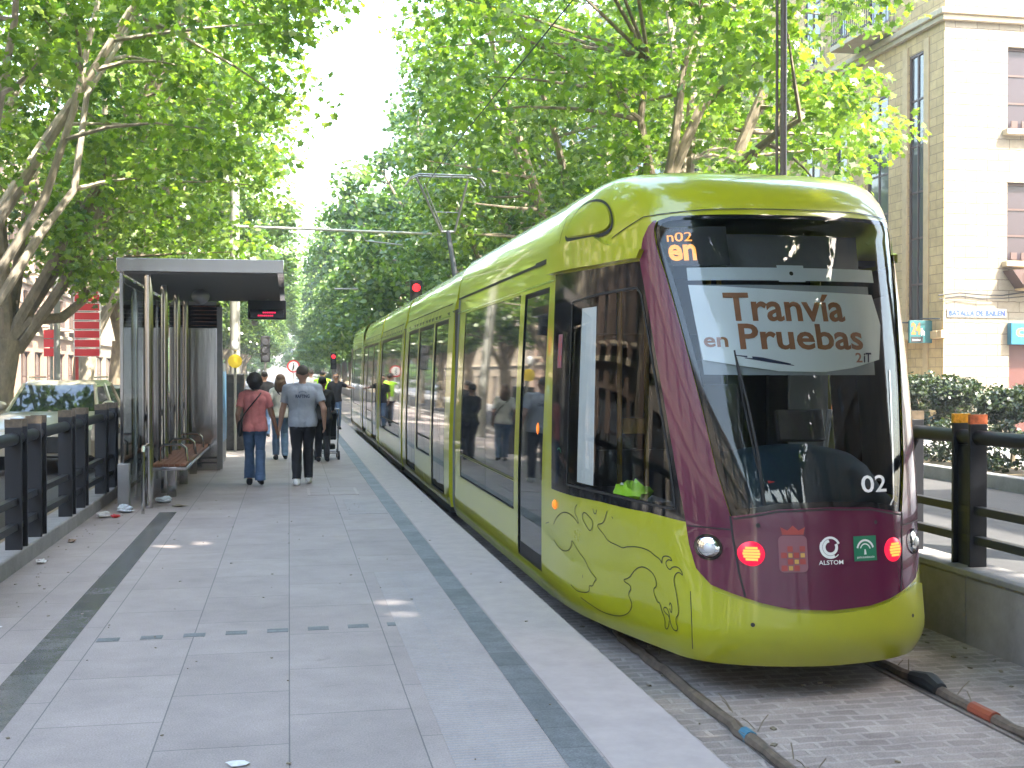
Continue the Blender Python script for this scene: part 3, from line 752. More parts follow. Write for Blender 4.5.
MB().box((-36, 329.6, 11.1), (26, 342, 11.6)).build('roof', M['plasterfar'], t)

# ================================================================== the tram
UK=[0,.25,.46,.67,.84,1.1,1.4,1.9,2.4,3.0]
KB=[(0,6.55),(.25,6.57),(.46,6.62),(.66,6.73),(.80,6.90),(.875,7.14),(.97,7.5),(1.09,8.0),(1.17,8.5),(1.2,9.1)]
KL=[(0,6.62),(.25,6.64),(.457,6.69),(.665,6.83),(.80,6.98),(.92,7.2),(1.03,7.5),(1.13,7.98),(1.19,8.5),(1.2,9.1)]
KT=[(0,7.2),(.25,7.21),(.46,7.24),(.66,7.30),(.825,7.42),(.91,7.62),(.98,7.9),(1.04,8.25),(1.08,8.65),(1.11,9.1)]
KI=[(0,8.0),(.2,8.0),(.4,8.02),(.6,8.07),(.75,8.17),(.84,8.32),(.87,8.5),(.87,8.7),(.86,8.9),(.85,9.1)]
XC=3.21; Z0=2.88; ZT=3.40
def cr(K,u):
    if u>=3.0: return (K[-1][0],K[-1][1]+(u-3.0))
    i=max(0,min(len(UK)-2,bisect_right(UK,u)-1)); t=(u-UK[i])/(UK[i+1]-UK[i])
    def P(j):
        if j<0: return (-K[-j][0],K[-j][1])
        if j>=len(K): return (K[-1][0],K[-1][1]+.6)
        return K[j]
    p0,p1,p2,p3=P(i-1),P(i),P(i+1),P(i+2)
    return tuple(.5*(2*b+(c-a)*t+(2*a-5*b+4*c-d)*t*t+(3*b-a-3*c+d)*t**3) for a,b,c,d in zip(p0,p1,p2,p3))
def lerp(a,b,t): return tuple(x+(y-x)*t for x,y in zip(a,b))
def S(u,v):
    s=-1 if u<0 else 1; u=abs(u)
    z=min(v,Z0)
    if z<1.0:
        b=cr(KB,u); l=cr(KL,u)
        if z<.42:
            k=(.42-z)/.2; k=k*k
            p=(b[0]-.05*k*(b[0]/1.2), b[1]+.09*k*max(0,1-u/3))
        else: p=lerp(b,l,min(1,((z-.42)/.58)))
    else: p=lerp(cr(KL,u),cr(KT,u),((z-1)/2)**1.4)
    if v>Z0:
        w=min(1,v-Z0); i=cr(KI,u); p=lerp(p,i,1-math.cos(w*math.pi/2)); z=Z0+(ZT-Z0)*math.sin(w*math.pi/2)
    return (XC+s*p[0],p[1],z)
SU = S
def mapn(F, u, v, off):
    p = Vector(F(u, v))
    if not off: return p
    e = .012
    a = Vector(F(u + e, v)) - Vector(F(u - e, v)); b = Vector(F(u, v + e)) - Vector(F(u, v - e))
    n = a.cross(b)
    if n.length < 1e-9: return p
    n.normalize()
    c = p - Vector((XC, max(10.5, min(37, p.y)), 1.9)); c.y *= .35
    if n.dot(c) < 0: n = -n
    return p + n * off

def inside(p, poly):
    x, y = p; c = False; n = len(poly); j = n - 1
    for i in range(n):
        xi, yi = poly[i]; xj, yj = poly[j]
        if (yi > y) != (yj > y) and x < (xj - xi) * (y - yi) / (yj - yi) + xi: c = not c
        j = i
    return c

def densify(poly, d, closed=True):
    out = []; n = len(poly)
    for i in range(n if closed else n - 1):
        a = poly[i]; b = poly[(i + 1) % n]; L = math.hypot(b[0] - a[0], b[1] - a[1]); k = max(1, int(L / d))
        for q in range(k): out.append((a[0] + (b[0] - a[0]) * q / k, a[1] + (b[1] - a[1]) * q / k))
    if not closed: out.append(poly[-1])
    return out

def chaikin(poly, n=2, closed=True):
    for _ in range(n):
        o = []; m = len(poly)
        if not closed: o.append(poly[0])
        for i in range(m if closed else m - 1):
            a = poly[i]; b = poly[(i + 1) % m]
            o += [(a[0] * .75 + b[0] * .25, a[1] * .75 + b[1] * .25), (a[0] * .25 + b[0] * .75, a[1] * .25 + b[1] * .75)]
        if not closed: o.append(poly[-1])
        poly = o
    return poly

def inset(poly, d):
    n = len(poly); A = sum(poly[i][0] * poly[(i + 1) % n][1] - poly[(i + 1) % n][0] * poly[i][1] for i in range(n))
    s = 1 if A > 0 else -1; out = []
    for i in range(n):
        a = Vector(poly[i - 1]); b = Vector(poly[i]); c = Vector(poly[(i + 1) % n])
        e1 = (b - a).normalized(); e2 = (c - b).normalized()
        n1 = Vector((-e1.y, e1.x)) * s; n2 = Vector((-e2.y, e2.x)) * s; m = (n1 + n2)
        m = m.normalized() * d / max(.5, m.normalized().dot(n1)) if m.length > 1e-6 else n1 * d
        out.append((b.x + m.x, b.y + m.y))
    return out

def surf(F, outer, holes=(), off=0.0, gu=.12, gv=.09, dens=.06):
    """triangulates a region of the (u, v) plane and lays it on the surface F"""
    rings = [densify(outer, dens)] + [densify(h, dens) for h in holes]
    pts = []; edges = []
    for r in rings:
        n0 = len(pts); pts += [Vector(p) for p in r]; edges += [(n0 + i, n0 + (i + 1) % len(r)) for i in range(len(r))]
    x0 = min(p[0] for p in outer); x1 = max(p[0] for p in outer); y0 = min(p[1] for p in outer); y1 = max(p[1] for p in outer)
    nu = max(1, int((x1 - x0) / gu)); nv = max(1, int((y1 - y0) / gv))
    B = np.array([tuple(p) for p in pts])
    for i in range(nu + 1):
        for j in range(nv + 1):
            q = (x0 + (x1 - x0) * (i + .013) / nu, y0 + (y1 - y0) * (j + .017) / nv)
            if not inside(q, outer) or any(inside(q, h) for h in holes): continue
            if np.min((B[:, 0] - q[0]) ** 2 + (B[:, 1] - q[1]) ** 2) < (min(gu, gv) * .45) ** 2: continue
            pts.append(Vector(q))
    V, E_, Fc, _a, _b, _c = delaunay_2d_cdt(pts, edges, [], 0, 1e-5)
    mb = MB(); fs = []; flip = None
    for f in Fc:
        cx = sum(V[i].x for i in f) / len(f); cy = sum(V[i].y for i in f) / len(f)
        if inside((cx, cy), outer) and not any(inside((cx, cy), h) for h in holes):
            p = [Vector(F(V[i].x, V[i].y)) for i in f[:3]]; g = (p[1] - p[0]).cross(p[2] - p[0])
            nn = mapn(F, cx, cy, .01) - mapn(F, cx, cy, 0)
            fs.append(tuple(f) if g.dot(nn) >= 0 else tuple(f)[::-1])
    used = sorted({i for f in fs for i in f}); ix = {k: n for n, k in enumerate(used)}
    mb.n = {n: tuple((mapn(F, V[k].x, V[k].y, .01) - mapn(F, V[k].x, V[k].y, 0)).normalized()) for n, k in enumerate(used)}
    mb.add([mapn(F, V[k].x, V[k].y, off) for k in used], [tuple(ix[i] for i in f) for f in fs])
    return mb

def ribbon(mb, F, line, w, off, closed=False, d=.04):
    line = densify(line, d, closed); n = len(line); vs = []
    for i, p in enumerate(line):
        a = line[i - 1] if (i or closed) else p; b = line[(i + 1) % n] if (i < n - 1 or closed) else p
        t = Vector((b[0] - a[0], b[1] - a[1])); t = t.normalized() if t.length > 1e-9 else Vector((1, 0)); m = Vector((-t.y, t.x)) * w / 2
        vs += [mapn(F, p[0] + m.x, p[1] + m.y, off), mapn(F, p[0] - m.x, p[1] - m.y, off)]
    fs = [(2 * i, 2 * i + 1, 2 * ((i + 1) % n) + 1, 2 * ((i + 1) % n)) for i in range(n if closed else n - 1)]
    mb.add(vs, fs); return mb

def mir(poly): return [(-a, b) for a, b in poly][::-1]
tram = root('tram', (XC, 6.5, 0), 'long lime green and purple tram standing at the platform', 'tram')
G = M['green']
def part(mb, name, m, parent=None, **k):
    return mb.build(name, m, parent or tram, **k)

WSL = [(-.56, 1.11), (-.62, 1.39), (-.68, 1.78), (-.755, 2.26), (-.815, 2.62), (-.86, 2.83), (-.87, 2.94), (-.84, 3.01), (-.76, 3.04), (-.4, 3.045)]
WS = [(0, 3.045)] + [(-a, b) for a, b in WSL[::-1]] + [(.30, 1.155), (0, 1.165), (-.30, 1.155)] + WSL
SBAND = [(-2.80, 1.08), (-2.2, 1.085), (-1.74, 1.095), (-1.12, 1.085), (-.80, 1.055), (-.87, 1.44), (-.95, 1.95), (-1.02, 2.4), (-1.07, 2.73), (-1.72, 2.73), (-2.4, 2.745), (-2.97, 2.76)]
SGL = [(-2.33, 1.17), (-1.44, 1.17), (-.90, 1.14), (-.93, 1.42), (-1.0, 1.85), (-1.07, 2.3), (-1.10, 2.50), (-1.14, 2.54), (-1.72, 2.53), (-2.33, 2.50)]
DOOR = [(-4.16, .37), (-3.16, .37), (-3.16, 2.68), (-4.16, 2.68)]
UE = 8.4
WIN = [(-7.75, 1.02), (-4.36, 1.02), (-4.36, 2.69), (-7.75, 2.69)]
LOW = [(-7.75, .74), (-4.36, .74), (-4.36, .995), (-7.75, .995)]
def rnd_rect(p, r=.05):
    (x0, y0), (x1, y1) = (min(q[0] for q in p), min(q[1] for q in p)), (max(q[0] for q in p), max(q[1] for q in p))
    o = []
    for cx, cy, a0 in ((x1 - r, y1 - r, 0), (x0 + r, y1 - r, 90), (x0 + r, y0 + r, 180), (x1 - r, y0 + r, 270)):
        for k in range(5): a = rad(a0 + k * 22.5); o.append((cx + r * math.cos(a), cy + r * math.sin(a)))
    return o
holes = [WS, SBAND, mir(SBAND), DOOR, mir(DOOR), WIN, mir(WIN), LOW, mir(LOW)]
def outer_rect(u0, u1, v0, v1): return [(u0, v0), (u1, v0), (u1, v1), (u0, v1)]
def cab_fill(F):
    mb = MB(); us = [0, .25, .46, .67, .84, 1.1, 1.4, 1.9, 2.4, 3.0, 4, 5, 6, 7, UE]
    vs = []
    for u in us: vs += [F(-u, 3.88), F(u, 3.88)]
    mb.add(vs, [(2 * i, 2 * i + 1, 2 * i + 3, 2 * i + 2) for i in range(len(us) - 1)]); return mb
shell = surf(SU, outer_rect(-UE, UE, .20, 3.88), holes)
shell.add(*(lambda m: (m.v, m.f))(cab_fill(SU)))
part(shell, 'cab_shell', G, fixn=False)
# lower skirt, dusty
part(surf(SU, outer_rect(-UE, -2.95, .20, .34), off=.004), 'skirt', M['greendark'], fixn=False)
# windscreen: frit border and clear pane
WSI = inset(WS, .035)
part(surf(SU, WS, [WSI], off=.001, gu=.08), 'windscreen_seal', M['blackgloss'], fixn=False)
wsn = part(surf(SU, WSI, off=.0, gu=.07, gv=.07), 'windscreen', M['screen'], fixn=False)
vs, fs = fit_text('02', .19, .105, .012)
part(MB().add([mapn(SU, .255 + a, 1.245 + b, .004) for a, b in vs], fs), 'fleet_number', M['white'], wsn, smooth=False, fixn=False)
mb = MB()
ribbon(mb, SU, [(.47, 1.16), (.505, 1.2), (.52, 1.35), (.56, 1.7), (.60, 2.0)], .012, .003)
part(mb, 'windscreen_line', M['lampglass'], wsn, fixn=False)
mb = MB(); P = [mapn(SU, a, b, c) for a, b, c in ((-.38, 1.18, .03), (-.40, 1.5, .05), (-.43, 1.8, .035), (-.47, 2.1, .02))]
mb.tube(P, [.011, .009, .008, .006], 6)
P = [mapn(SU, a, b, .02) for a, b in ((-.47, 2.12), (-.45, 1.8), (-.41, 1.45), (-.37, 1.25))]
mb.tube(P, .006, 5)
part(mb, 'wiper', M['black'], wsn)
# purple mask
OUT = [(-.87, 3.01), (-.93, 2.97), (-1.0, 2.88), (-1.065, 2.74), (-1.01, 2.4), (-.945, 1.95), (-.865, 1.44), (-.805, 1.06), (-.79, .92), (-.755, .78), (-.68, .69), (-.56, .645), (-.42, .60), (-.26, .565), (0, .55)]
INN = [(-.84, 3.01), (-.87, 2.94), (-.86, 2.83), (-.815, 2.62), (-.755, 2.26), (-.68, 1.78), (-.62, 1.39), (-.56, 1.11), (-.30, 1.155), (0, 1.165)]
MASK = OUT + [(-a, b) for a, b in OUT[:-1][::-1]] + [(-a, b) for a, b in INN[:-1]] + INN[::-1]
mask = part(surf(SU, MASK, off=.014, gu=.07, gv=.07, dens=.04), 'nose_mask', M['purple'], fixn=False)
mb = MB()
for s in (1, -1):
    ribbon(mb, SU, [(s * a, b) for a, b in ((-.56, 1.11), (-.548, .95), (-.53, .78), (-.505, .635))], .010, .0165)
    ribbon(mb, SU, [(s * a, b) for a, b in ((-.80, 1.035), (-.70, 1.035), (-.56, 1.03))], .007, .0165)
ribbon(mb, SU, [(-.545, 1.095), (-.30, 1.142), (0, 1.152), (.30, 1.142), (.545, 1.095)], .010, .0165)
part(mb, 'panel_gap', M['black'], mask, fixn=False)
def disc(F, u, v, r, off, n=22, dome=0.0, rv=None):
    mb = MB(); rv = rv or r
    rings = [(1, 0), (.7, .6), (.35, .9)]
    vs = []
    for k, h in rings:
        for i in range(n):
            a = 2 * PI * i / n; vs.append(mapn(F, u + r * k * math.cos(a), v + rv * k * math.sin(a), off + dome * h))
    vs.append(mapn(F, u, v, off + dome)); fs = []
    for j in range(2):
        for i in range(n): fs.append((j * n + i, j * n + (i + 1) % n, (j + 1) * n + (i + 1) % n, (j + 1) * n + i))
    for i in range(n): fs.append((2 * n + i, 2 * n + (i + 1) % n, 3 * n))
    mb.add(vs, fs); return mb
for s in (-1, 1):
    h = part(disc(SU, s * .68, .915, .066, .012, dome=.018), 'headlight', M['chrome'])
    mb = MB(); ribbon(mb, SU, [(s * .68 + .07 * math.cos(2 * PI * k / 20), .915 + .072 * math.sin(2 * PI * k / 20)) for k in range(20)], .014, .022, True)
    part(mb, 'headlight_rim', M['blackgloss'], h, fixn=False)
    part(disc(SU, s * .68 + .012, .91, .032, .032, dome=.012), 'bulb', M['lampglass'], h)
    tl = part(disc(SU, s * .46, .89, .074, .016, dome=.012), 'tail_light', M['tailred'])
    mb = MB()
    for r_ in range(5):
        hw = (.032, .042, .046, .042, .032)[r_]; v0 = .89 + (r_ - 2) * .017
        vs = [mapn(SU, s * .46 + a, v0 + b, .031) for a, b in ((-hw, -.0068), (hw, -.0068), (hw, .0068), (-hw, .0068))]
        mb.add(vs, [(0, 1, 2, 3)])
    part(mb, 'lamp_core', M['tailcore'], tl, fixn=False)
mb = MB()
for u, v, r in ((-.42, 1.06, .014), (.33, 1.065, .012), (-.47, .47, .013), (.60, .47, .012)):
    m2 = disc(SU, u, v, r, .0185 if v < .5 else .0165, 10); mb.add(m2.v, m2.f)
part(mb, 'jacking_hole', M['black'], fixn=False)
# emblems on the mask
em = part(surf(SU, rnd_rect(outer_rect(-.305, -.13, .78, 1.0), .03), off=.0165), 'crest', M['crest3'], fixn=False)
mb = MB()
for i in range(4):
    for j in range(4):
        if (i + j) % 2 == 0:
            m2 = surf(SU, outer_rect(-.292 + i * .038, -.258 + i * .038, .79 + j * .038, .822 + j * .038), off=.0185); mb.add(m2.v, m2.f)
part(mb, 'crest_field', M['crest1'], em, fixn=False, smooth=False)
mb = MB()
for i, j in ((1, 0), (3, 2), (1, 2), (2, 1)):
    m2 = surf(SU, outer_rect(-.288 + i * .038, -.262 + i * .038, .793 + j * .038, .818 + j * .038), off=.0195); mb.add(m2.v, m2.f)
m2 = surf(SU, [(-.28, 1.005), (-.15, 1.005), (-.14, 1.05), (-.18, 1.03), (-.215, 1.06), (-.25, 1.03), (-.29, 1.05)], off=.0185)
part(mb, 'crest_charge', M['crest2'], em, fixn=False, smooth=False)
part(m2, 'crest_crown', M['crest1'], em, fixn=False, smooth=False)
mb = MB()
for r, w, a0, a1 in ((.058, .014, 20, 300), (.040, .018, 100, 400), (.066, .005, 150, 330)):
    L = [(.0 + .012 + r * math.cos(rad(a)), .925 + r * math.sin(rad(a))) for a in range(a0, a1, 12)]
    ribbon(mb, SU, L, w, .0172 + r * .01, False, .01)
lg = part(mb, 'ring_emblem', M['white'], fixn=False)
vs, fs = fit_text('ALSTOM', .155, .026, .01)
part(MB().add([mapn(SU, -.065 + a, .822 + b, .0175) for a, b in vs], fs), 'maker_lettering', M['white'], lg, smooth=False, fixn=False)
jn = part(surf(SU, outer_rect(.165, .325, .835, .985), off=.0168), 'green_emblem', M['junta'], fixn=False, smooth=False)
mb = MB()
ribbon(mb, SU, [(.245 + .058 * math.cos(rad(a)), .897 + .062 * math.sin(rad(a))) for a in range(15, 166, 10)], .012, .0185, False, .01)
ribbon(mb, SU, [(.245 + .036 * math.cos(rad(a)), .897 + .04 * math.sin(rad(a))) for a in range(15, 166, 12)], .007, .0185, False, .01)
m2 = surf(SU, [(.236, .873), (.254, .873), (.25, .905), (.24, .905)], off=.0185); mb.add(m2.v, m2.f)
vs, fs = fit_text('JUNTA DE ANDALUCIA', .125, .014, .02)
mb.add([mapn(SU, .183 + a, .848 + b, .0185) for a, b in vs], fs)
part(mb, 'emblem_arcs', M['white'], jn, smooth=False, fixn=False)
# bumper
BT = [(-.79, .225), (-.79, .635), (-.68, .66), (-.56, .625), (-.42, .58), (-.26, .545), (0, .53)]
BUMP = BT + [(-a, b) for a, b in BT[:-1][::-1]] + [(0, .205)]
bm_ = surf(SU, BUMP, off=.016, gu=.07, gv=.05, dens=.05)
n0 = len(bm_.v)
ring = densify(BUMP, .05)
mbx = MB(); vs = []
for p in ring: vs += [mapn(SU, p[0], p[1], .016), mapn(SU, p[0], p[1], -.002)]
n = len(ring); mbx.add(vs, [(2 * i, 2 * i + 1, 2 * ((i + 1) % n) + 1, 2 * ((i + 1) % n)) for i in range(n)])
bm_.add(mbx.v, mbx.f)
part(bm_, 'bumper', G, fixn=True)
mb = MB(); ribbon(mb, SU, [(-.797, .28), (-.797, .635)], .007, .006); ribbon(mb, SU, [(.797, .28), (.797, .635)], .007, .006)
part(mb, 'bumper_gap', M['black'], fixn=False)
# cab side windows
for s in (1, -1):
    f = (lambda p: p) if s == 1 else mir
    bd = part(surf(SU, f(SBAND), [f(SGL)], off=.002), 'window_surround', M['blackgloss'], fixn=False)
    part(surf(SU, f(SGL), off=0), 'cab_window', M['screen'], fixn=False)
    mb = MB(); ribbon(mb, SU, f(inset(SGL, -.012)), .016, .006, True); part(mb, 'window_rubber', M['black'], bd, fixn=False)
cr_ = part(surf(SU, outer_rect(-2.73, -2.60, 2.02, 2.28), off=.0045), 'side_crest', M['crest3'], fixn=False)
mb = MB()
for i in range(3):
    for j in range(5):
        if (i + j) % 2: m2 = surf(SU, outer_rect(-2.722 + i * .04, -2.69 + i * .04, 2.03 + j * .048, 2.07 + j * .048), off=.006); mb.add(m2.v, m2.f)
part(mb, 'crest_field', M['crest1'], cr_, fixn=False, smooth=False)
mb = MB(); ribbon(mb, SU, [(-2.58 + .06 * math.cos(rad(a)), 1.36 + .05 * math.sin(rad(a))) for a in range(20, 150, 12)], .008, .0045, False, .01)
part(mb, 'side_emblem', M['junta'], fixn=False)
part(disc(SU, -2.68, .97, .045, .004, dome=.02, rv=.038), 'marker_lamp', M['orangelamp'])
part(disc(SU, 2.68, .97, .045, .004, dome=.02, rv=.038), 'marker_lamp', M['orangelamp'])
# creature line drawing on the flank
DRAW = [[(-2.733,0.811),(-2.632,0.88),(-2.475,0.934),(-2.321,0.952),(-2.189,0.928),(-2.106,0.886),(-2.128,0.936),(-2.178,0.959),(-2.172,1.005),(-2.131,1.032)],[(-2.031,0.972),(-2.037,0.939),(-1.952,0.884),(-1.908,0.866),(-1.863,0.903),(-1.851,0.947),(-1.912,0.972),(-1.994,0.996),(-2.031,0.972)],[(-1.843,1.035),(-1.832,1.007),(-1.799,0.999),(-1.783,1.034)],[(-1.627,1.044),(-1.671,0.969),(-1.717,0.943),(-1.774,0.936),(-1.786,0.913),(-1.697,0.875),(-1.647,0.833),(-1.521,0.824),(-1.43,0.812),(-1.375,0.833),(-1.272,0.848),(-1.165,0.842),(-1.1,0.813),(-1.055,0.797),(-1.041,0.767),(-1.037,0.806),(-1.012,0.825),(-0.959,0.826),(-0.934,0.8),(-0.976,0.808),(-1.007,0.782),(-0.992,0.755),(-0.965,0.742),(-0.94,0.765),(-0.888,0.771),(-0.854,0.752),(-0.841,0.719),(-0.871,0.74),(-0.905,0.731),(-0.931,0.699),(-0.934,0.667),(-0.918,0.619),(-0.905,0.546),(-0.902,0.478),(-0.936,0.454),(-0.939,0.422),(-0.917,0.394),(-0.929,0.37),(-0.968,0.371),(-0.999,0.398),(-1.019,0.452),(-1.048,0.459),(-1.069,0.474),(-1.066,0.494),(-1.033,0.5),(-1.011,0.466),(-1.015,0.43)],[(-1.001,0.518),(-0.991,0.539),(-0.975,0.523),(-0.978,0.484),(-0.99,0.472),(-1.001,0.499)],[(-1.018,0.421),(-1.027,0.379),(-1.049,0.356),(-1.068,0.37),(-1.063,0.418),(-1.09,0.47),(-1.102,0.52),(-1.127,0.512),(-1.156,0.569),(-1.152,0.599),(-1.118,0.614),(-1.117,0.666),(-1.155,0.706),(-1.231,0.726),(-1.294,0.709),(-1.344,0.671),(-1.391,0.616),(-1.474,0.597),(-1.449,0.581),(-1.389,0.576),(-1.38,0.545),(-1.424,0.504),(-1.387,0.463),(-1.393,0.409),(-1.474,0.356),(-1.603,0.321),(-1.782,0.309),(-1.956,0.328),(-2.139,0.354)],[(-2.316,0.416),(-2.21,0.391),(-2.129,0.395),(-2.03,0.408),(-1.973,0.431),(-1.982,0.47),(-1.918,0.471),(-1.894,0.508),(-1.848,0.537),(-1.885,0.552),(-1.96,0.581),(-2.027,0.649),(-2.117,0.678),(-2.201,0.723),(-2.267,0.761),(-2.273,0.704),(-2.352,0.66),(-2.489,0.642),(-2.622,0.658),(-2.729,0.691)],[(-2.084,0.529),(-2.083,0.505)],[(-2.992,0.786),(-2.879,0.809)],[(-1.56,1.012),(-1.542,1.0)]]
mb = MB()
for L in DRAW: ribbon(mb, SU, chaikin(L, 2, False), .0075, .0025, False, .03)
part(mb, 'line_drawing', M['lineprint'], fixn=False)
# door and windows of the cab car
for s in (1, -1):
    f = (lambda p: p) if s == 1 else mir
    dr = part(surf(SU, f(inset(DOOR, .006)), off=-.012), 'door', M['tint'], fixn=False)
    mb = MB(); ribbon(mb, SU, f(inset(DOOR, .008)), .016, -.002, True); part(mb, 'door_seal', M['black'], dr, fixn=False)
    part(disc(SU, s * -3.42, 1.52, .028, -.011, dome=.012, rv=.05), 'door_button', M['orangelamp'], dr)
    mb = MB(); ribbon(mb, SU, [(s * -4.12, .43), (s * -3.2, .43)], .12, -.010); part(mb, 'kick_panel', M['black'], dr, fixn=False)
    part(surf(SU, f(WIN), off=-.006), 'passenger_window', M['tint'], fixn=False)
    part(surf(SU, f(LOW), off=-.006), 'lower_window', M['tint'], fixn=False)
    mb = MB()
    ribbon(mb, SU, f([(-7.75, 1.008), (-4.36, 1.008)]), .014, .002); ribbon(mb, SU, f([(-6.0, .75), (-6.0, 2.68)]), .012, .001)
    ribbon(mb, SU, f([(-7.75, .745), (-4.36, .745), (-4.36, .99)]), .014, .002)
    part(mb, 'window_divider', M['black'], fixn=False)
    mb = MB(); ribbon(mb, SU, f([(-UE, 2.90), (-3.05, 2.90)]), .03, .006); ribbon(mb, SU, f([(-3.75, 2.905), (-3.05, 2.905)]), .05, .007)
    part(mb, 'gutter_gap', M['black'], fixn=False)
    mb = MB(); ribbon(mb, SU, f([(-UE, 2.72), (-3.0, 2.72)]), .014, .006); part(mb, 'window_rail', M['chrome'], fixn=False)
    # eyebrow over the cab window
    EB = [(-3.12, 2.77), (-2.4, 2.76), (-1.72, 2.745), (-1.05, 2.745), (-1.0, 2.80), (-1.5, 2.88), (-1.75, 2.97), (-3.12, 3.02)]
    e_ = surf(SU, f(EB), off=.05, gu=.1, gv=.06); ring = densify(f(EB), .06); vs = []
    for p in ring: vs += [mapn(SU, p[0], p[1], .05), mapn(SU, p[0], p[1], -.002)]
    n = len(ring); e_.add(vs, [(2 * i, 2 * i + 1, 2 * ((i + 1) % n) + 1, 2 * ((i + 1) % n)) for i in range(n)])
    part(e_, 'roof_lip', G)
    LZ = [(-2.72, 3.05), (-2.62, 3.2), (-2.42, 3.33), (-2.15, 3.40), (-1.78, 3.38), (-1.52, 3.28), (-1.42, 3.14), (-1.43, 3.03), (-1.6, 2.98), (-1.96, 2.99), (-2.4, 3.02)]
    LZ = chaikin(LZ, 2)
    mb = MB(); ribbon(mb, SU, f(LZ), .035, .006, True); lp = part(mb, 'pod_gap', M['black'], fixn=False)
    part(surf(SU, f(inset(LZ, .03)), off=.016), 'roof_pod', M['green'], fixn=False)
    mb = MB(); ribbon(mb, SU, f([(-2.9, 2.98), (-2.82, 3.3), (-2.7, 3.6)]), .012, .004); part(mb, 'roof_gap', M['black'], fixn=False)
    mb = MB(); ribbon(mb, SU, f([(-.86, 3.06), (-1.0, 3.06), (-1.25, 2.99), (-1.45, 2.93)]), .008, .004)
    part(mb, 'roof_gap', M['black'], fixn=False)
mb = MB(); ribbon(mb, SU, [(-.86, 3.06), (-.5, 3.09), (0, 3.095), (.5, 3.09), (.86, 3.06)], .008, .004); part(mb, 'roof_gap', M['black'], fixn=False)

# ---- inside the windscreen
def sheet(name, outer, off, m, parent=None, **k): return part(surf(SU, outer, off=off, gu=.1, gv=.1), name, m, parent, fixn=False, **k)
BAR = [(-.70, 2.585), (.60, 2.585), (.60, 2.67), (-.70, 2.67)]
br = sheet('blind_bar', BAR, -.022, M['blind'])
sheet('blind_catch', [(-.12, 2.575), (.06, 2.575), (.06, 2.685), (-.12, 2.685)], -.018, M['blind'], br)
part(disc(SU, -.03, 2.63, .014, -.0165, 10), 'catch_hole', M['black'], br, fixn=False)
sheet('roller_blind', [(-.66, 1.98), (.50, 1.98), (.55, 2.56), (-.70, 2.56)], -.034, M['blinddark'])
BN = [(-.655, 2.07), (-.45, 2.035), (-.2, 2.00), (.1, 1.995), (.3, 2.02), (.54, 2.075), (.60, 2.3), (.555, 2.50), (.0, 2.515), (-.70, 2.555), (-.68, 2.3)]
bn = sheet('banner', BN, -.018, M['banner'])
def ws_text(body, u0, v0, w, h, m, name, bold=.03, shear=0.0, off=-.014, du=0.0):
    vs, fs = fit_text(body, w, h, bold, shear)
    return part(MB().add([mapn(SU, u0 + a + du * b, v0 + b, off) for a, b in vs], fs), name, m, bn, smooth=False, fixn=False)
ws_text('Tranvía', -.50, 2.315, .80, .185, M['brown'], 'banner_lettering', .022)
ws_text('en', -.64, 2.15, .14, .065, M['brown'], 'banner_lettering', .022)
ws_text('Pruebas', -.43, 2.135, .84, .165, M['brown'], 'banner_lettering', .022)
ws_text('2', .335, 2.055, .05, .062, M['pinkprint'], 'banner_mark', .02)
ws_text('iT', .395, 2.055, .075, .062, M['navy'], 'banner_mark', .02, .2)
mb = MB()
for a, b in (((-.47, 2.10), (-.12, 2.045)), ((-.41, 2.082), (-.10, 2.035))):
    mm = ((a[0] + b[0]) / 2, (a[1] + b[1]) / 2 + .004)
    for w0, w1, p, q in ((.002, .009, a, mm), (.009, .002, mm, b)):
        mb.add([mapn(SU, p[0], p[1] + w0, -.014), mapn(SU, p[0], p[1] - w0, -.014), mapn(SU, q[0], q[1] - w1, -.014), mapn(SU, q[0], q[1] + w1, -.014)], [(0, 1, 2, 3)])
part(mb, 'banner_strokes', M['navy'], bn, smooth=False, fixn=False)
# destination LED at the top corner
ld = sheet('destination_display', [(-.79, 2.69), (-.42, 2.69), (-.42, 2.96), (-.82, 2.96)], -.04, M['black'])
vs, fs = fit_text('n02', .15, .06, .01)
part(MB().add([mapn(SU, -.80 + a, 2.85 + b, -.03) for a, b in vs], fs), 'led_lettering', M['ledamber'], ld, smooth=False, fixn=False)
vs, fs = fit_text('en', .17, .11, .03)
part(MB().add([mapn(SU, -.80 + a, 2.72 + b, -.03) for a, b in vs], fs), 'led_lettering', M['ledamber'], ld, smooth=False, fixn=False)
sheet('display_housing', [(-.40, 2.69), (.80, 2.69), (.82, 2.98), (-.40, 2.99)], -.22, M['interior'])
# cab interior
def RX(a): return XC + a
part(MB().box((RX(-.98), 7.9, .62), (RX(.98), 9.3, .70)), 'cab_floor', M['darkgrey'], smooth=False)
part(MB().box((RX(-1.0), 7.9, 2.76), (RX(1.0), 9.3, 2.80)), 'cab_ceiling', M['interiorlight'], smooth=False)
mb = MB()
for u0, u1 in ((-.78, .78),):
    prof = [(-.03, 1.10), (-.10, 1.16), (-.28, 1.27), (-.42, 1.42), (-.55, 1.48), (-.72, 1.46), (-.80, 1.25), (-.80, .7)]
    us = [u0 + (u1 - u0) * i / 16 for i in range(17)]; vs = []
    for u in us:
        base = mapn(SU, u, 1.12, 0)
        for d_, z in prof: vs.append((base.x * (1) + (XC - base.x) * min(.5, -d_ * .35), base.y - d_, z + .10 * math.cos(u * 2.1) * (1 if z > 1.3 else .2) - .06))
    n = len(prof)
    mb.add(vs, [(i * n + j, i * n + j + 1, (i + 1) * n + j + 1, (i + 1) * n + j) for i in range(16) for j in range(n - 1)])
dash = part(mb, 'dashboard', M['dash'])
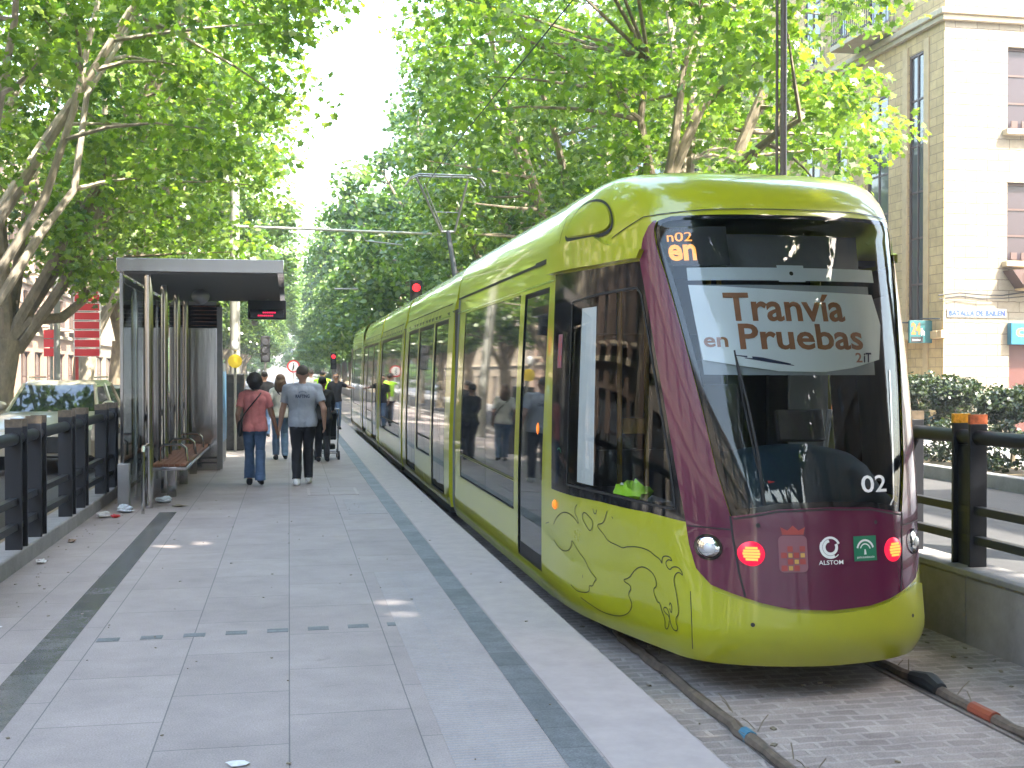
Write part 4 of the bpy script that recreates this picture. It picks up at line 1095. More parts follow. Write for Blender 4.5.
part(MB().obox((RX(-.06), 7.02, 1.30), (.34, .10, .03), (.4, 0, .03)), 'red_folder', M['red'], dash, bevel=.005)
part(MB().obox((RX(.25), 7.55, 1.62), (.34, .06, .22), (-.3, 0, 0)), 'console_screen', M['black'], dash, bevel=.01)
seat = MB().obox((RX(-.05), 8.25, 1.12), (.5, .5, .14), (0, 0, 0)).obox((RX(-.05), 8.52, 1.52), (.48, .13, .75), (-.12, 0, 0)).obox((RX(-.05), 8.60, 1.98), (.26, .10, .2), (-.12, 0, 0)).tube([(RX(-.05), 8.25, .7), (RX(-.05), 8.25, 1.1)], .08, 10)
part(seat, 'driver_seat', M['darkgrey'], bevel=.05)
# partition behind the driver with door frame and glazed panels
mb = MB().box((RX(-1.12), 9.25, .6), (RX(-.75), 9.30, 2.8)).box((RX(.75), 9.25, .6), (RX(1.12), 9.30, 2.8)).box((RX(-.75), 9.25, 2.3), (RX(.75), 9.30, 2.8)).box((RX(-.75), 9.25, .6), (RX(.75), 9.30, 1.35)).box((RX(-.12), 9.24, 1.35), (RX(.05), 9.31, 2.3)).box((RX(.38), 9.24, 1.35), (RX(.52), 9.31, 2.3))
part(mb, 'partition', M['interior'], smooth=False)
mb = MB()
for a, y in ((-.62, 9.0), (-.35, 9.15), (.18, 9.15), (.28, 9.18)):
    mb.tube([(RX(a), y, .7), (RX(a), y, 2.76)], .022, 8)
mb.box((RX(-.60), 8.97, 1.50), (RX(-.42), 9.02, 1.62))
part(mb, 'grab_pole', M['polewood'])
part(MB().tube([(RX(.60), 7.9, 1.35), (RX(.62), 7.85, 1.72)], .02, 8).box((RX(.60), 8.5, 1.0), (RX(.92), 8.53, 2.2)), 'side_panel', M['interiorlight'])
part(surf(SU, [(-2.30, 1.18), (-1.98, 1.18), (-1.96, 2.47), (-2.30, 2.47)], off=-.06), 'side_blind', M['banner'], fixn=False)
part(MB().box((RX(-1.12), 9.35, .5), (RX(1.12), 40, 2.78)), 'saloon_dark_fill', M['black'], smooth=False)  # solid black block standing in for the dark of the saloon
# hi-vis vest crumpled on the ledge of the side window: rests in the cab, its own thing
rn = random.Random(5); vm = MB().ball((0, 0, 0), 1, 16, 9)
cv = mapn(SU, -1.55, 1.19, -.15)
vm.v = [(cv.x + v[0] * .13 * rn.uniform(.8, 1.1), cv.y + v[1] * .20 * rn.uniform(.8, 1.1), cv.z - .08 + (v[2] + .9) * .075 * rn.uniform(.75, 1.15)) for v in vm.v]
o = vm.build('safety_vest', M['hivis']); setp(o, 'crumpled yellow-green safety vest lying inside the cab side window', 'safety vest')
part(MB().box((RX(-.98), 7.75, 1.02), (RX(-.60), 8.9, 1.09)), 'window_ledge', M['interior'], smooth=False)
o2 = MB().tube([tuple(cv + Vector((-.05, -.10, .01))), tuple(cv + Vector((-.07, 0, .045))), tuple(cv + Vector((-.05, .10, .01)))], .012, 5).build('reflective_band', M['white'], o)

# ---- the cars behind the cab
def MS(Y0):
    # v profile as SU far back; u negative = platform side, |u| - 3 = metres behind Y = 9.1
    def F(u, v):
        p = SU(math.copysign(3.0, u), v); 
        k = .975 if v > Z0 else 1
        return (XC + (p[0] - XC) * k, 9.1 + abs(u) - 3.0, p[2] - (.02 if v > Z0 else 0))
    return F
FM = MS(0)
def yu(Y): return Y - 9.1 + 3.0
def section(Ya, Yb, doors, wins, name='car_section'):
    a, b = yu(Ya), yu(Yb)
    H_ = []
    for (y0, y1) in doors: H_.append(('d', [(-yu(y1), .37), (-yu(y0), .37), (-yu(y0), 2.69), (-yu(y1), 2.69)]))
    for (y0, y1) in wins: H_.append(('w', [(-yu(y1), .76), (-yu(y0), .76), (-yu(y0), 2.69), (-yu(y1), 2.69)]))
    for s in (1, -1):
        f = (lambda p: p) if s == 1 else mir
        m_ = surf(FM, f(outer_rect(-b, -a, .26, 3.88)), [f(h[1]) for h in H_], gu=.4, gv=.12, dens=.3)
        if s == 1:
            pr = [(FM(-a, 3.88)), (FM(a, 3.88)), (FM(b, 3.88)), (FM(-b, 3.88))]; m_.add(pr, [(0, 1, 2, 3)])
            for uu in (a, b):
                ring = [FM(-uu, v / 20 * 3.62 + .26) for v in range(21)] + [FM(uu, v / 20 * 3.62 + .26) for v in range(20, -1, -1)]
                m_.add(ring, [tuple(range(42))])
        sh_ = part(m_, name, G, fixn=False)
        for kind, h in H_:
            d_ = part(surf(FM, f(inset(h, .012)), off=-.012, gu=.6, gv=.15, dens=.3), 'door' if kind == 'd' else 'passenger_window', M['tint'], fixn=False)
            u0 = min(p[0] for p in h); u1 = max(p[0] for p in h)
            mb = MB()
            ribbon(mb, FM, f(inset(h, .006)), .018, .003, True, .3)
            if kind == 'd': ribbon(mb, FM, f([((u0 + u1) / 2, .4), ((u0 + u1) / 2, 2.66)]), .02, .003, False, .3)
            else:
                ribbon(mb, FM, f([(u0, 1.008), (u1, 1.008)]), .014, .003, False, .3)
                nn = max(2, round((u1 - u0) / 1.3))
                for q in range(1, nn): ribbon(mb, FM, f([(u0 + (u1 - u0) * q / nn, .78), (u0 + (u1 - u0) * q / nn, 2.66)]), .014, .003, False, .3)
            part(mb, 'door_seal' if kind == 'd' else 'window_divider', M['black'], d_, fixn=False)
        mb = MB(); ribbon(mb, FM, f([(-b, 2.90), (-a, 2.90)]), .03, .008, False, .5); part(mb, 'gutter_gap', M['black'], fixn=False)
        mb = MB(); ribbon(mb, FM, f([(-b + .3, 2.72), (-a - .3, 2.72)]), .012, .006, False, .5); part(mb, 'window_rail', M['chrome'], fixn=False)
    part(MB().box((XC - 1.17, Ya + .1, .18), (XC + 1.17, Yb - .1, .27)), 'underframe', M['black'])
part(MB().box((XC - .95, 8.2, .16), (XC + .95, 14.3, .24)), 'underframe', M['black'])
J = [14.55, 21.1, 26.8, 33.4, 41.0]
def bellow(Y):
    mb = MB()
    for k in range(5):
        s_ = .965 if k % 2 else .93
        y = Y - .14 + k * .07
        ring = [tuple((XC + (FM(-9, v / 16 * 3.0 + .35)[0] - XC) * s_, y, FM(-9, v / 16 * 3.0 + .35)[2] * (.985))) for v in range(17)]
        ring += [(2 * XC - p[0], p[1], p[2]) for p in ring[::-1]]
        mb.v += ring
    n = 34
    for k in range(4):
        for i in range(n): mb.f.append((k * n + i, k * n + (i + 1) % n, (k + 1) * n + (i + 1) % n, (k + 1) * n + i)); mb.mi.append(0)
    part(mb, 'bellows', M['bellows'])
for s in (1, -1):
    mb = MB(); ribbon(mb, SU, [(s * -8.29, .25), (s * -8.29, 2.88)], .16, .004); part(mb, 'end_frame', M['bellows'], fixn=False)
for y in J[:4]: bellow(y + .16)
section(J[0] + .30, J[1], [(15.35, 16.75), (19.0, 20.5)], [(16.95, 18.8)])
section(J[1] + .30, J[2], [], [(21.8, 26.5)])
section(J[2] + .30, J[3], [(27.7, 29.1), (31.5, 32.9)], [(29.3, 31.3)])
def REAR(u, v):
    p = SU(u, v); return (p[0], 48.05 - p[1], p[2])
rs = surf(REAR, outer_rect(-UE, UE, .26, 3.88), [f_(h) for h in (SBAND, WIN, DOOR) for f_ in ((lambda p: p), mir)], gu=.3, gv=.15, dens=.2)
rs.add(*(lambda m: (m.v, m.f))(cab_fill(REAR)))
part(rs, 'cab_shell', G, fixn=False)
for s in (1, -1):
    f = (lambda p: p) if s == 1 else mir
    part(surf(REAR, f(SBAND), off=-.004), 'window_surround', M['blackgloss'], fixn=False)
    part(surf(REAR, f(WIN), off=-.01, gu=.5), 'passenger_window', M['tint'], fixn=False)
    part(surf(REAR, f(DOOR), off=-.01, gu=.5), 'door', M['tint'], fixn=False)
# wheels just visible low in the front bogie
for y in (10.3, 12.1):
    for s in (-1, 1):
        part(MB().tube([(XC + s * .66, y, .30), (XC + s * .80, y, .30)], .28, 20), 'wheel', M['rail'])
# roof equipment and pantograph
part(MB().box((XC - .55, 22.0, 3.36), (XC + .55, 26.2, 3.46)), 'roof_plinth', M['darkgrey'], bevel=.03)
pg = MB()
pg.box((XC - .45, 23.6, 3.46), (XC + .45, 25.6, 3.56))
pan = part(pg, 'pantograph', M['darkgrey'], bevel=.01)
PX = XC + .24
KX, KY, KZ = PX - .06, 25.15, 5.02
part(MB().tube([(PX - .02, 23.85, 3.55), (KX, KY, KZ)], [.065, .05], 10), 'lower_arm', M['darkgrey'], pan)
HZ = 6.12
mb = MB().tube([(KX - .14, KY, KZ), (PX - .80, 24.7, HZ)], .026, 8).tube([(KX + .14, KY, KZ), (PX + .30, 24.7, HZ - .05)], .026, 8)
mb.tube([(KX - .16, KY, KZ), (KX + .16, KY, KZ)], .03, 8).tube([(KX - .30, 25.0, 5.42), (KX + .22, 25.0, 5.42)], .012, 6)
mb.tube([(KX - .10, KY, KZ), (PX - .62, 24.72, 5.95)], .014, 6)
part(mb, 'upper_frame', M['steeldull'], pan)
mb = MB()
for dy in (-.14, .14):
    mb.tube([(PX - 1.05, 24.7 + dy, HZ - .22), (PX - .92, 24.7 + dy, HZ - .04), (PX - .74, 24.7 + dy, HZ + .03), (PX + .42, 24.7 + dy, HZ + .03), (PX + .56, 24.7 + dy, HZ - .03), (PX + .66, 24.7 + dy, HZ - .18)], .02, 7)
for a in (-.7, -.4, -.05, .3): mb.tube([(PX + a, 24.56, HZ), (PX + a, 24.84, HZ)], .014, 6)
part(mb, 'contact_head', M['steeldull'], pan)

# ================================================================== trees
LEAF = np.array([(0, -.5), (.16, -.24), (.5, -.16), (.27, .08), (.33, .38), (.1, .27), (0, .56), (-.1, .27), (-.33, .38), (-.27, .08), (-.5, -.16), (-.16, -.24)])
LEAF6 = np.array([(0, -.5), (.42, -.2), (.3, .3), (0, .55), (-.3, .3), (-.42, -.2)])
def leaves(name, centers, radii, per, size, m, parent, seed, shape=LEAF, flat=.75, up=.55):
    rng = np.random.default_rng(seed)
    C = np.repeat(np.array(centers), per, axis=0); R = np.repeat(np.array(radii), per)
    N = len(C)
    d = rng.normal(size=(N, 3)); d /= np.linalg.norm(d, axis=1)[:, None] + 1e-9
    rr = rng.random(N) ** .5
    P = C + d * (R * rr)[:, None] * np.array([1, 1, flat])
    nrm = rng.normal(size=(N, 3)); nrm[:, 2] = np.abs(nrm[:, 2]) * .7 + up; nrm += d * .45
    nrm /= np.linalg.norm(nrm, axis=1)[:, None]
    t = np.cross(nrm, rng.normal(size=(N, 3))); t /= np.linalg.norm(t, axis=1)[:, None] + 1e-9
    b = np.cross(nrm, t)
    s = size * rng.uniform(.65, 1.25, N)
    k = len(shape)
    V = P[:, None, :] + t[:, None, :] * (shape[None, :, 0] * s[:, None])[:, :, None] + b[:, None, :] * (shape[None, :, 1] * s[:, None])[:, :, None]
    V -= nrm[:, None, :] * ((np.abs(shape[None, :, 0]) ** 2) * s[:, None] * .55)[:, :, None]
    V = V.reshape(-1, 3)
    org = origin_of(parent) if parent else Vector((0, 0, 0))
    V -= np.array(org)
    me = bpy.data.meshes.new(name)
    me.vertices.add(N * k); me.vertices.foreach_set('co', V.astype(np.float32).ravel())
    me.loops.add(N * k); me.loops.foreach_set('vertex_index', np.arange(N * k, dtype=np.int32))
    me.polygons.add(N); me.polygons.foreach_set('loop_start', np.arange(0, N * k, k, dtype=np.int32))
    me.update(calc_edges=True)
    me.materials.append(m)
    o = bpy.data.objects.new(name, me); COL.objects.link(o)
    if parent: o.parent = parent
    return o

def curve3(a, b, bend, n=6):
    a = Vector(a); b = Vector(b); return [tuple(a.lerp(b, i / (n - 1)) + Vector(bend) * math.sin(PI * i / (n - 1))) for i in range(n)]

def tree(base, cc, cr_, label, seed, ncl=150, per=150, lsize=.2, lm='leaf', r0=.26, fork=2.9, limbs=None, group='plane trees along the avenue', shape=LEAF, clr=(.65, 1.15), bark='bark', nl=6, shell=.33, cut=None):
    rn = random.Random(seed)
    t = root('plane_tree', base, label, 'tree', group)
    mb = MB(); bx, by, bz = base
    fk = Vector((bx + (cc[0] - bx) * .10, by, bz + fork))
    mb.tube([(bx, by, bz - .1), (bx + .03, by, bz + .3), (bx + (cc[0] - bx) * .03, by + .02, bz + fork * .55), tuple(fk)], [r0 * 1.35, r0 * 1.05, r0 * .92, r0 * .98], 12)
    pts = []
    L = []
    if limbs:
        for P in limbs:
            P = [tuple(fk - Vector((0, 0, .15)))] + P
            L.append(P)
    for i in range(nl - (len(limbs) if limbs else 0)):
        a = 2 * PI * i / max(1, nl) + rn.uniform(-.4, .4)
        e = (cc[0] + cr_[0] * .62 * math.cos(a), cc[1] + cr_[1] * .62 * math.sin(a), cc[2] + cr_[2] * rn.uniform(-.1, .7))
        L.append(curve3(tuple(fk - Vector((0, 0, .12))), e, (rn.uniform(-.3, .3), rn.uniform(-.3, .3), rn.uniform(.1, .6)), 7))
    for P in L:
        n = len(P); mb.tube(P, [r0 * (.50 - .38 * i / (n - 1)) for i in range(n)], 8)
        # resample for attachment points
        for i in range(1, n):
            for q in range(3):
                p = Vector(P[i - 1]).lerp(Vector(P[i]), (q + 1) / 3); pts.append((p, r0 * (.62 - .48 * (i - 1) / (n - 1))))
    cl = []; cr2 = []
    tries = 0
    while len(cl) < ncl and tries < ncl * 30:
        tries += 1
        d = Vector((rn.gauss(0, 1), rn.gauss(0, 1), rn.gauss(0, 1))).normalized(); k = rn.random() ** shell
        ns = noise.noise(Vector((d.x * 1.7 + seed, d.y * 1.7, d.z * 1.7))) * .22
        p = Vector(cc) + Vector((d.x * cr_[0], d.y * cr_[1], d.z * cr_[2])) * k * (1 + ns)
        if cut and cut(p): continue
        if noise.noise(p * .55 + Vector((seed * 3.1, 0, 0))) < -.16: continue
        cl.append(tuple(p)); cr2.append(rn.uniform(*clr))
    tw = MB()
    for i, c in enumerate(cl):
        if i % 2: continue
        p, r = min(pts, key=lambda q: (q[0] - Vector(c)).length_squared + (3 if q[0].z > c[2] else 0))
        tw.tube(curve3(tuple(p), c, (0, 0, rn.uniform(-.15, .25)), 4), [min(r * .5, .05), .035, .022, .01], 5, caps=False)
    mb.add(tw.v, tw.f)
    tr = mb.build('trunk', M[bark], t, fixn=False)
    leaves('crown', cl, cr2, per, lsize, M[lm], t, seed, shape=shape)
    return t

A = [(-5.35, 21.38, 2.71), (-4.85, 21.29, 3.73), (-4.09, 21.14, 4.93), (-3.59, 21.05, 6.47), (-3.25, 21.49, 8.51), (-3.12, 21.97, 9.74)]
B = [(-5.52, 21.41, 2.45), (-4.85, 21.29, 3.22), (-4.28, 21.69, 4.39), (-3.77, 22.1, 5.26), (-3.54, 22.05, 6.96), (-2.93, 22.96, 8.42), (-2.68, 23.93, 10.29)]
Cc = [(-6.14, 28.66, 2.5), (-5.19, 28.48, 3.88), (-4.28, 28.3, 5.61), (-3.6, 28.17, 7.81), (-2.81, 28.02, 9.19), (-2.24, 27.91, 10.57)]
Ff = [(-5.87, 28.61, 3.19), (-5.24, 28.99, 3.26), (-4.81, 29.42, 3.71), (-4.56, 29.37, 5.15), (-3.92, 29.25, 6.35), (-3.78, 29.23, 8.02)]
D = [(-6.19, 37.83, 3.13), (-5.8, 37.76, 4.21), (-5.65, 37.73, 6.21), (-5.1, 37.62, 7.59), (-4.2, 37.45, 10.36)]
R = [[(6.95, 21.07, 5.22), (7.13, 21.04, 6.35), (7.28, 21.01, 7.67), (7.59, 20.95, 8.61)], [(7.0, 21.06, 5.5), (7.59, 20.95, 6.92), (7.87, 20.9, 7.2), (8.31, 19.79, 7.59)],
     [(6.76, 21.11, 5.22), (6.49, 21.16, 6.73), (6.63, 21.13, 7.86)], [(7.6, 20.9, 5.0), (8.04, 19.84, 5.8), (8.16, 18.8, 6.04), (8.15, 17.79, 6.08)]]
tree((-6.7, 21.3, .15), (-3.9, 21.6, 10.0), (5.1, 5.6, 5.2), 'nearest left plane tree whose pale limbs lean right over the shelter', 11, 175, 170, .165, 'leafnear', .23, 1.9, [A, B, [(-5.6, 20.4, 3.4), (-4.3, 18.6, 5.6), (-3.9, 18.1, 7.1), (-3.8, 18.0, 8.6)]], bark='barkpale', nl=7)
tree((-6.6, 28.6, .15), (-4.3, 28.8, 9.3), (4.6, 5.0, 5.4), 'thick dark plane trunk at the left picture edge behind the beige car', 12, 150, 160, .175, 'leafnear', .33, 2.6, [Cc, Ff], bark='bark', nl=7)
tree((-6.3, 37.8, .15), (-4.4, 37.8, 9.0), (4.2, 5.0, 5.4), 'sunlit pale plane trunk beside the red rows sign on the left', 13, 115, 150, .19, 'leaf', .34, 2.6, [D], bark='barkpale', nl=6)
tree((-6.5, 13.2, .15), (-4.6, 12.6, 11.2), (4.6, 4.4, 3.6), 'plane tree left of the near railing, its crown overhanging from the top left corner', 14, 150, 150, .22, 'leaf', .3, 3.2, nl=6)
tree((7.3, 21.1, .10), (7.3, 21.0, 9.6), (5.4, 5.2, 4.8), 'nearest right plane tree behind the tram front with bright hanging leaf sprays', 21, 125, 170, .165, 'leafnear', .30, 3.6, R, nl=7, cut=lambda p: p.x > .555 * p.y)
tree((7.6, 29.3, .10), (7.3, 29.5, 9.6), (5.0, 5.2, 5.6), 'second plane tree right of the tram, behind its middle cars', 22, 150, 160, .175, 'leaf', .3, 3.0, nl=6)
tree((7.2, 37.5, .10), (7.0, 37.5, 8.0), (4.7, 5.4, 4.8), 'third plane tree right of the tram, its leaves coloured darker and bluish for shade', 23, 140, 150, .19, 'leaffar', .3, 3.0, nl=6)
# smaller hanging spray by the corner building
tree((11.95, 23.6, .22), (11.0, 22.8, 7.4), (1.9, 1.7, 2.5), 'slim street tree in front of the stone corner with leafy sprays', 24, 34, 110, .18, 'leafnear', .09, 3.6, nl=4, clr=(.45, .8), group=None) if False else None
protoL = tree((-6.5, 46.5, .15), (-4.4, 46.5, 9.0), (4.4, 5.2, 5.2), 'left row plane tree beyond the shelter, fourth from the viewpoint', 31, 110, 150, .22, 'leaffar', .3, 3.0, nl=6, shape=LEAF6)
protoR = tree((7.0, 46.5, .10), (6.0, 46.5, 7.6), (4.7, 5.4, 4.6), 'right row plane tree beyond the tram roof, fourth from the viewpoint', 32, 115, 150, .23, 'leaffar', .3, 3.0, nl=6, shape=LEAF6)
nth = ['fifth', 'sixth', 'seventh', 'eighth', 'ninth', 'tenth', 'eleventh', 'twelfth', 'thirteenth']
for i in range(9):
    yy = 56 + i * 11.5
    c = copy_thing(protoL); c.location = (-6.4 + .1 * i, yy, .15); c.rotation_euler = (0, 0, 0); c.scale = (1, 1 + .05 * (i % 3), .9 + .04 * (i % 2)); c['label'] = 'left row plane tree down the avenue, %s from the viewpoint' % nth[i]
    c = copy_thing(protoR); c.location = (6.6 - .12 * i, yy + 1, .10); c.rotation_euler = (0, 0, 0); c.scale = (1, 1.1 - .04 * (i % 3), .96 + .05 * (i % 3)); c['label'] = 'right row plane tree down the avenue, %s from the viewpoint' % nth[i]
for i, (x, y) in enumerate(((-11, 176), (-4, 184), (3, 178), (9, 186), (-18, 182))):
    c = copy_thing(protoR); c.location = (x, y, .15); c.scale = (.9, .9, .8); c['label'] = 'hazy tree closing the far end of the avenue, %s from the left' % ['second', 'third', 'fourth', 'fifth', 'first'][i]
for i, (x, y) in enumerate(((-14, 158), (-9, 162), (-5, 157), (5, 160), (10, 163))):
    c = copy_thing(protoR); c.location = (x, y, -.6); c.scale = (.8, .8, .5); c['label'] = 'low broad tree closing the avenue behind the walkers, %s from the left' % ['first', 'second', 'third', 'fourth', 'fifth'][i]
# the rows go on behind the viewpoint and shade the stop
bL = tree((-7.6, -12.5, .15), (-5.6, -12.5, 11.0), (4.6, 5.2, 4.2), 'left row plane tree behind the viewpoint, the nearest of them', 41, 120, 110, .26, 'leaf', .3, 3.4, nl=6, shape=LEAF6)
bR = tree((9.4, 8.6, .10), (6.0, 8.2, 13.8), (6.8, 7.0, 4.6), 'tall right row plane tree beside the viewpoint, shading the tram front', 42, 300, 170, .32, 'leaf', .34, 5.0, nl=7, shape=LEAF6)
for k, (x, y) in enumerate(((8.2, -3.5), (7.4, -12), (7.4, -23))):
    c = copy_thing(bR); c.location = (x + .9, y, .10); c.scale = (1.3, 1.1, .93); c['label'] = 'tall right row plane tree behind the viewpoint, %s from it' % ('first', 'second', 'third')[k]
c = copy_thing(bL); c.location = (-7.6, -23, .15); c['label'] = 'left row plane tree behind the viewpoint, the second of them'

# ------------------------------------------------------------------ hedge and round bushes on the right pavement
def bush(cx, cy, z0, z1, r, label, seed, stem=True):
    t = root('round_bush', (cx, cy, .22), label, 'bush', 'clipped round bushes behind the right kerb')
    rn = random.Random(seed); cc = Vector((cx, cy, (z0 + z1) / 2)); h = (z1 - z0) / 2
    cl = []; rr = []
    for i in range(60):
        d = Vector((rn.gauss(0, 1), rn.gauss(0, 1), rn.gauss(0, 1))).normalized() * rn.random() ** .25
        cl.append((cc.x + d.x * r * .85, cc.y + d.y * r * .85, cc.z + d.z * h * .85)); rr.append(rn.uniform(.14, .24))
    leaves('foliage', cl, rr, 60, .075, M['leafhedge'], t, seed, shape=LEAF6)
    mb = MB().tube([(cx, cy, .2), (cx + .03, cy, (.2 + z0) / 2), (cx, cy, z0 + .3)], [.06, .045, .035], 8)
    for k in range(5):
        a = k * 1.3; mb.tube([(cx, cy, z0 + .1), (cx + r * .6 * math.cos(a), cy + r * .6 * math.sin(a), cc.z + .1)], [.03, .012], 6)
    mb.build('stem', M['bark'], t)
bl = ['round bush on a stem, leftmost of those right of the tram front', 'round bush on a stem behind the paired railing posts', 'round bush right of the paired railing posts', 'round bush at the right picture edge below the cyan sign']
for i, (x, y) in enumerate(((12.9, 22.3), (12.95, 20.9), (13.0, 19.3), (12.9, 18.0))):
    bush(x, y, 1.05, (1.98, 1.98, 1.72, 1.95)[i], (.72, .78, .66, .72)[i], bl[i], 60 + i)
for i in range(3):
    c = copy_thing([o for o in bpy.data.objects if o.name == 'round_bush'][0]); c.location = (12.9, 24.0 + i * 1.7, .22); c['label'] = 'round bush hidden beyond the tram front, %s past the visible ones' % ('first', 'second', 'third')[i]
rn = random.Random(9); cl = []; rr = []
for i in range(420):
    y = rn.uniform(14, 34); cl.append((12.3 + rn.uniform(-.35, .35), y, .35 + rn.random() * .75)); rr.append(rn.uniform(.14, .22))
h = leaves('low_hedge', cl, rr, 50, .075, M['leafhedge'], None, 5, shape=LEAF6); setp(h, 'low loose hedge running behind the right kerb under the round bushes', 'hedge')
M['soil'] = M['earth']
st('hedge_bed', MB().box((11.85, 13, .2), (12.9, 35, .26)), M['soil'], smooth=False)

# ================================================================== tram stop shelter
M['ribs'] = mat('ribbed_soffit', (.20, .20, .20), .75, metal=.3)
t = root('tram_shelter', (-1.1, 14.2, .30), 'steel and glass shelter with flat overhanging roof on the left of the platform', 'shelter')
S_ = M['steel']
Y0, Y1 = 13.75, 19.5
MB().box((-2.06, Y0, 3.22), (-.06, Y1, 3.385)).build('roof', S_, t, bevel=.006)
mb = MB()
for i in range(50): mb.box((-1.98, Y0 + .06 + i * .112, 3.195), (-.14, Y0 + .12 + i * .112, 3.219))
mb.build('roof_ribs', M['ribs'], t, smooth=False)
mb = MB()
for i, y in enumerate((13.95, 15.85, 17.75, 19.3)):
    p = MB().tube([(-1.71, y, .30), (-1.71, y, 3.22)], .05, 20); p.build('post', S_, t)
for y in (15.0, 16.9, 18.5):
    MB().tube([(-1.80, y, .30), (-1.80, y, 3.2)], .035, 12).build('post', S_, t)
for i in range(5):
    y = 13.98 + i * 1.3
    MB().box((-2.05, y - .018, .32), (-2.01, y + .018, 3.22)).build('mullion', S_, t, bevel=.004)
    if i < 4:
        MB().box((-2.036, y + .02, .55), (-2.026, y + 1.28, 3.1)).build('glass_panel', M['clear'], t, smooth=False)
        MB().box((-2.05, y + .02, 3.1), (-2.01, y + 1.28, 3.17)).build('glass_rail', S_, t)
        MB().box((-2.05, y + .02, .48), (-2.01, y + 1.28, .55)).build('glass_rail', S_, t)
MB().box((-2.0, 13.92, .62), (-1.78, 13.93, 3.15)).build('glass_panel', M['clear'], t, smooth=False)
MB().box((-2.07, 13.86, .30), (-1.93, 13.98, .86)).build('post_shoe', M['steeldull'], t, bevel=.01)
mb = MB().tube([(-1.71, 13.35, .30), (-1.71, 13.35, 1.04), (-1.71, 13.40, 1.09), (-1.71, 13.88, 1.09)], .02, 8)
mb.build('hand_rail', S_, t)
MB().ball((-1.25, 16.3, 3.08), (.13, .13, .11)).tube([(-1.25, 16.3, 3.1), (-1.25, 16.3, 3.2)], .05, 10).build('roof_lamp', M['steeldull'], t)
mb = MB().box((-1.95, 19.3, 3.12), (-1.2, 19.34, 3.185))
mb.build('roof_bracket', M['steeldull'], t)
# bench
t = root('bench', (-1.56, 17, .30), 'reddish wood slat bench with curved steel armrests under the shelter', 'bench')
b0, b1 = 14.85, 19.3
s_ = MB()
for i in range(6): s_.box((-1.77 + i * .072, b0, .74), (-1.77 + i * .072 + .062, b1, .775))
s_.build('seat', M['wood'], t, bevel=.004)
MB().box((-1.79, b0 - .02, .69), (-1.33, b1 + .02, .735)).build('seat_frame', S_, t, bevel=.006)
for y in (15.3, 17.1, 18.9):
    MB().box((-1.62, y - .06, .30), (-1.50, y + .06, .69)).build('leg', S_, t, bevel=.01)
for y in (15.35, 16.75, 18.3):
    a = MB().tube([(-1.72, y, .77), (-1.72, y, .96), (-1.68, y, 1.0), (-1.45, y, 1.0), (-1.38, y, .95), (-1.36, y, .77)], .02, 8)
    a.build('armrest', S_, t)
# steel equipment cabinet
t = root('equipment_cabinet', (-1.55, 19.9, .30), 'tall stainless cabinet with louvres closing the far end of the shelter', 'cabinet')
MB().box((-2.0, 19.55, .30), (-1.16, 20.25, 2.75)).build('housing', S_, t, bevel=.01)
lv = MB().box((-2.0, 19.58, 2.76), (-1.16, 20.25, 3.16)).build('louvre_box', M['black'], t)
mb = MB()
for i in range(6): mb.obox((-1.58, 19.565, 2.80 + i * .065), (.82, .05, .012), (.6, 0, 0))
mb.box((-2.0, 19.53, 3.13), (-1.16, 19.57, 3.17)); mb.box((-1.18, 19.53, 2.76), (-1.155, 19.57, 3.15))
mb.build('louvre_slats', S_, lv, smooth=False)
MB().box((-1.21, 19.52, .32), (-1.12, 19.60, 3.1)).build('edge_trim', M['steeldull'], t, bevel=.004)
MB().box((-1.95, 19.535, .50), (-1.22, 19.549, .53)).box((-1.95, 19.535, .42), (-1.22, 19.549, .445)).build('base_vent', M['black'], t)
# poster case and ticket machine beyond it
t = root('poster_case', (-1.3, 21.6, .30), 'narrow poster case with a blue and green poster beyond the cabinet', 'poster case')
MB().box((-1.42, 20.7, .30), (-1.20, 22.3, 2.15)).build('case', M['steeldull'], t, bevel=.01)
MB().box((-1.198, 20.8, .7), (-1.192, 22.2, 2.0)).build('poster', mat('blue_green_poster', (.10, .24, .42), .3, var=.5, vscale=3), t)
t = root('ticket_machine', (-1.15, 26, .30), 'dark upright ticket machine beyond the poster case', 'ticket machine')
MB().box((-1.35, 25.8, .30), (-.95, 26.3, 1.95)).build('housing', mat('dark_sticker_covered_panel', (.035, .035, .035), .5, var=.8, vscale=9), t, bevel=.03)
MB().box((-1.28, 25.78, 1.45), (-1.02, 25.798, 1.75)).build('screen', M['pane'], t)
MB().box((-.94, 25.85, .30), (-.78, 26.2, 1.62)).build('side_box', M['darkgrey'], t, bevel=.02)
t = root('yellow_sign', (-1.12, 25.5, .30), 'round yellow sign on a grey post above the ticket machine', 'sign')
mb = MB().tube([(-1.12, 25.46, 2.22), (-1.12, 25.50, 2.22)], .145, 24); mb.build('disc', M['yellow'], t)
MB().tube([(-1.12, 25.54, .30), (-1.12, 25.54, 2.45)], .03, 8).build('pole', M['galv'], t)
MB().ball((-1.12, 25.5, 2.55), (.09, .06, .12)).build('lamp', M['lampglass'], t)
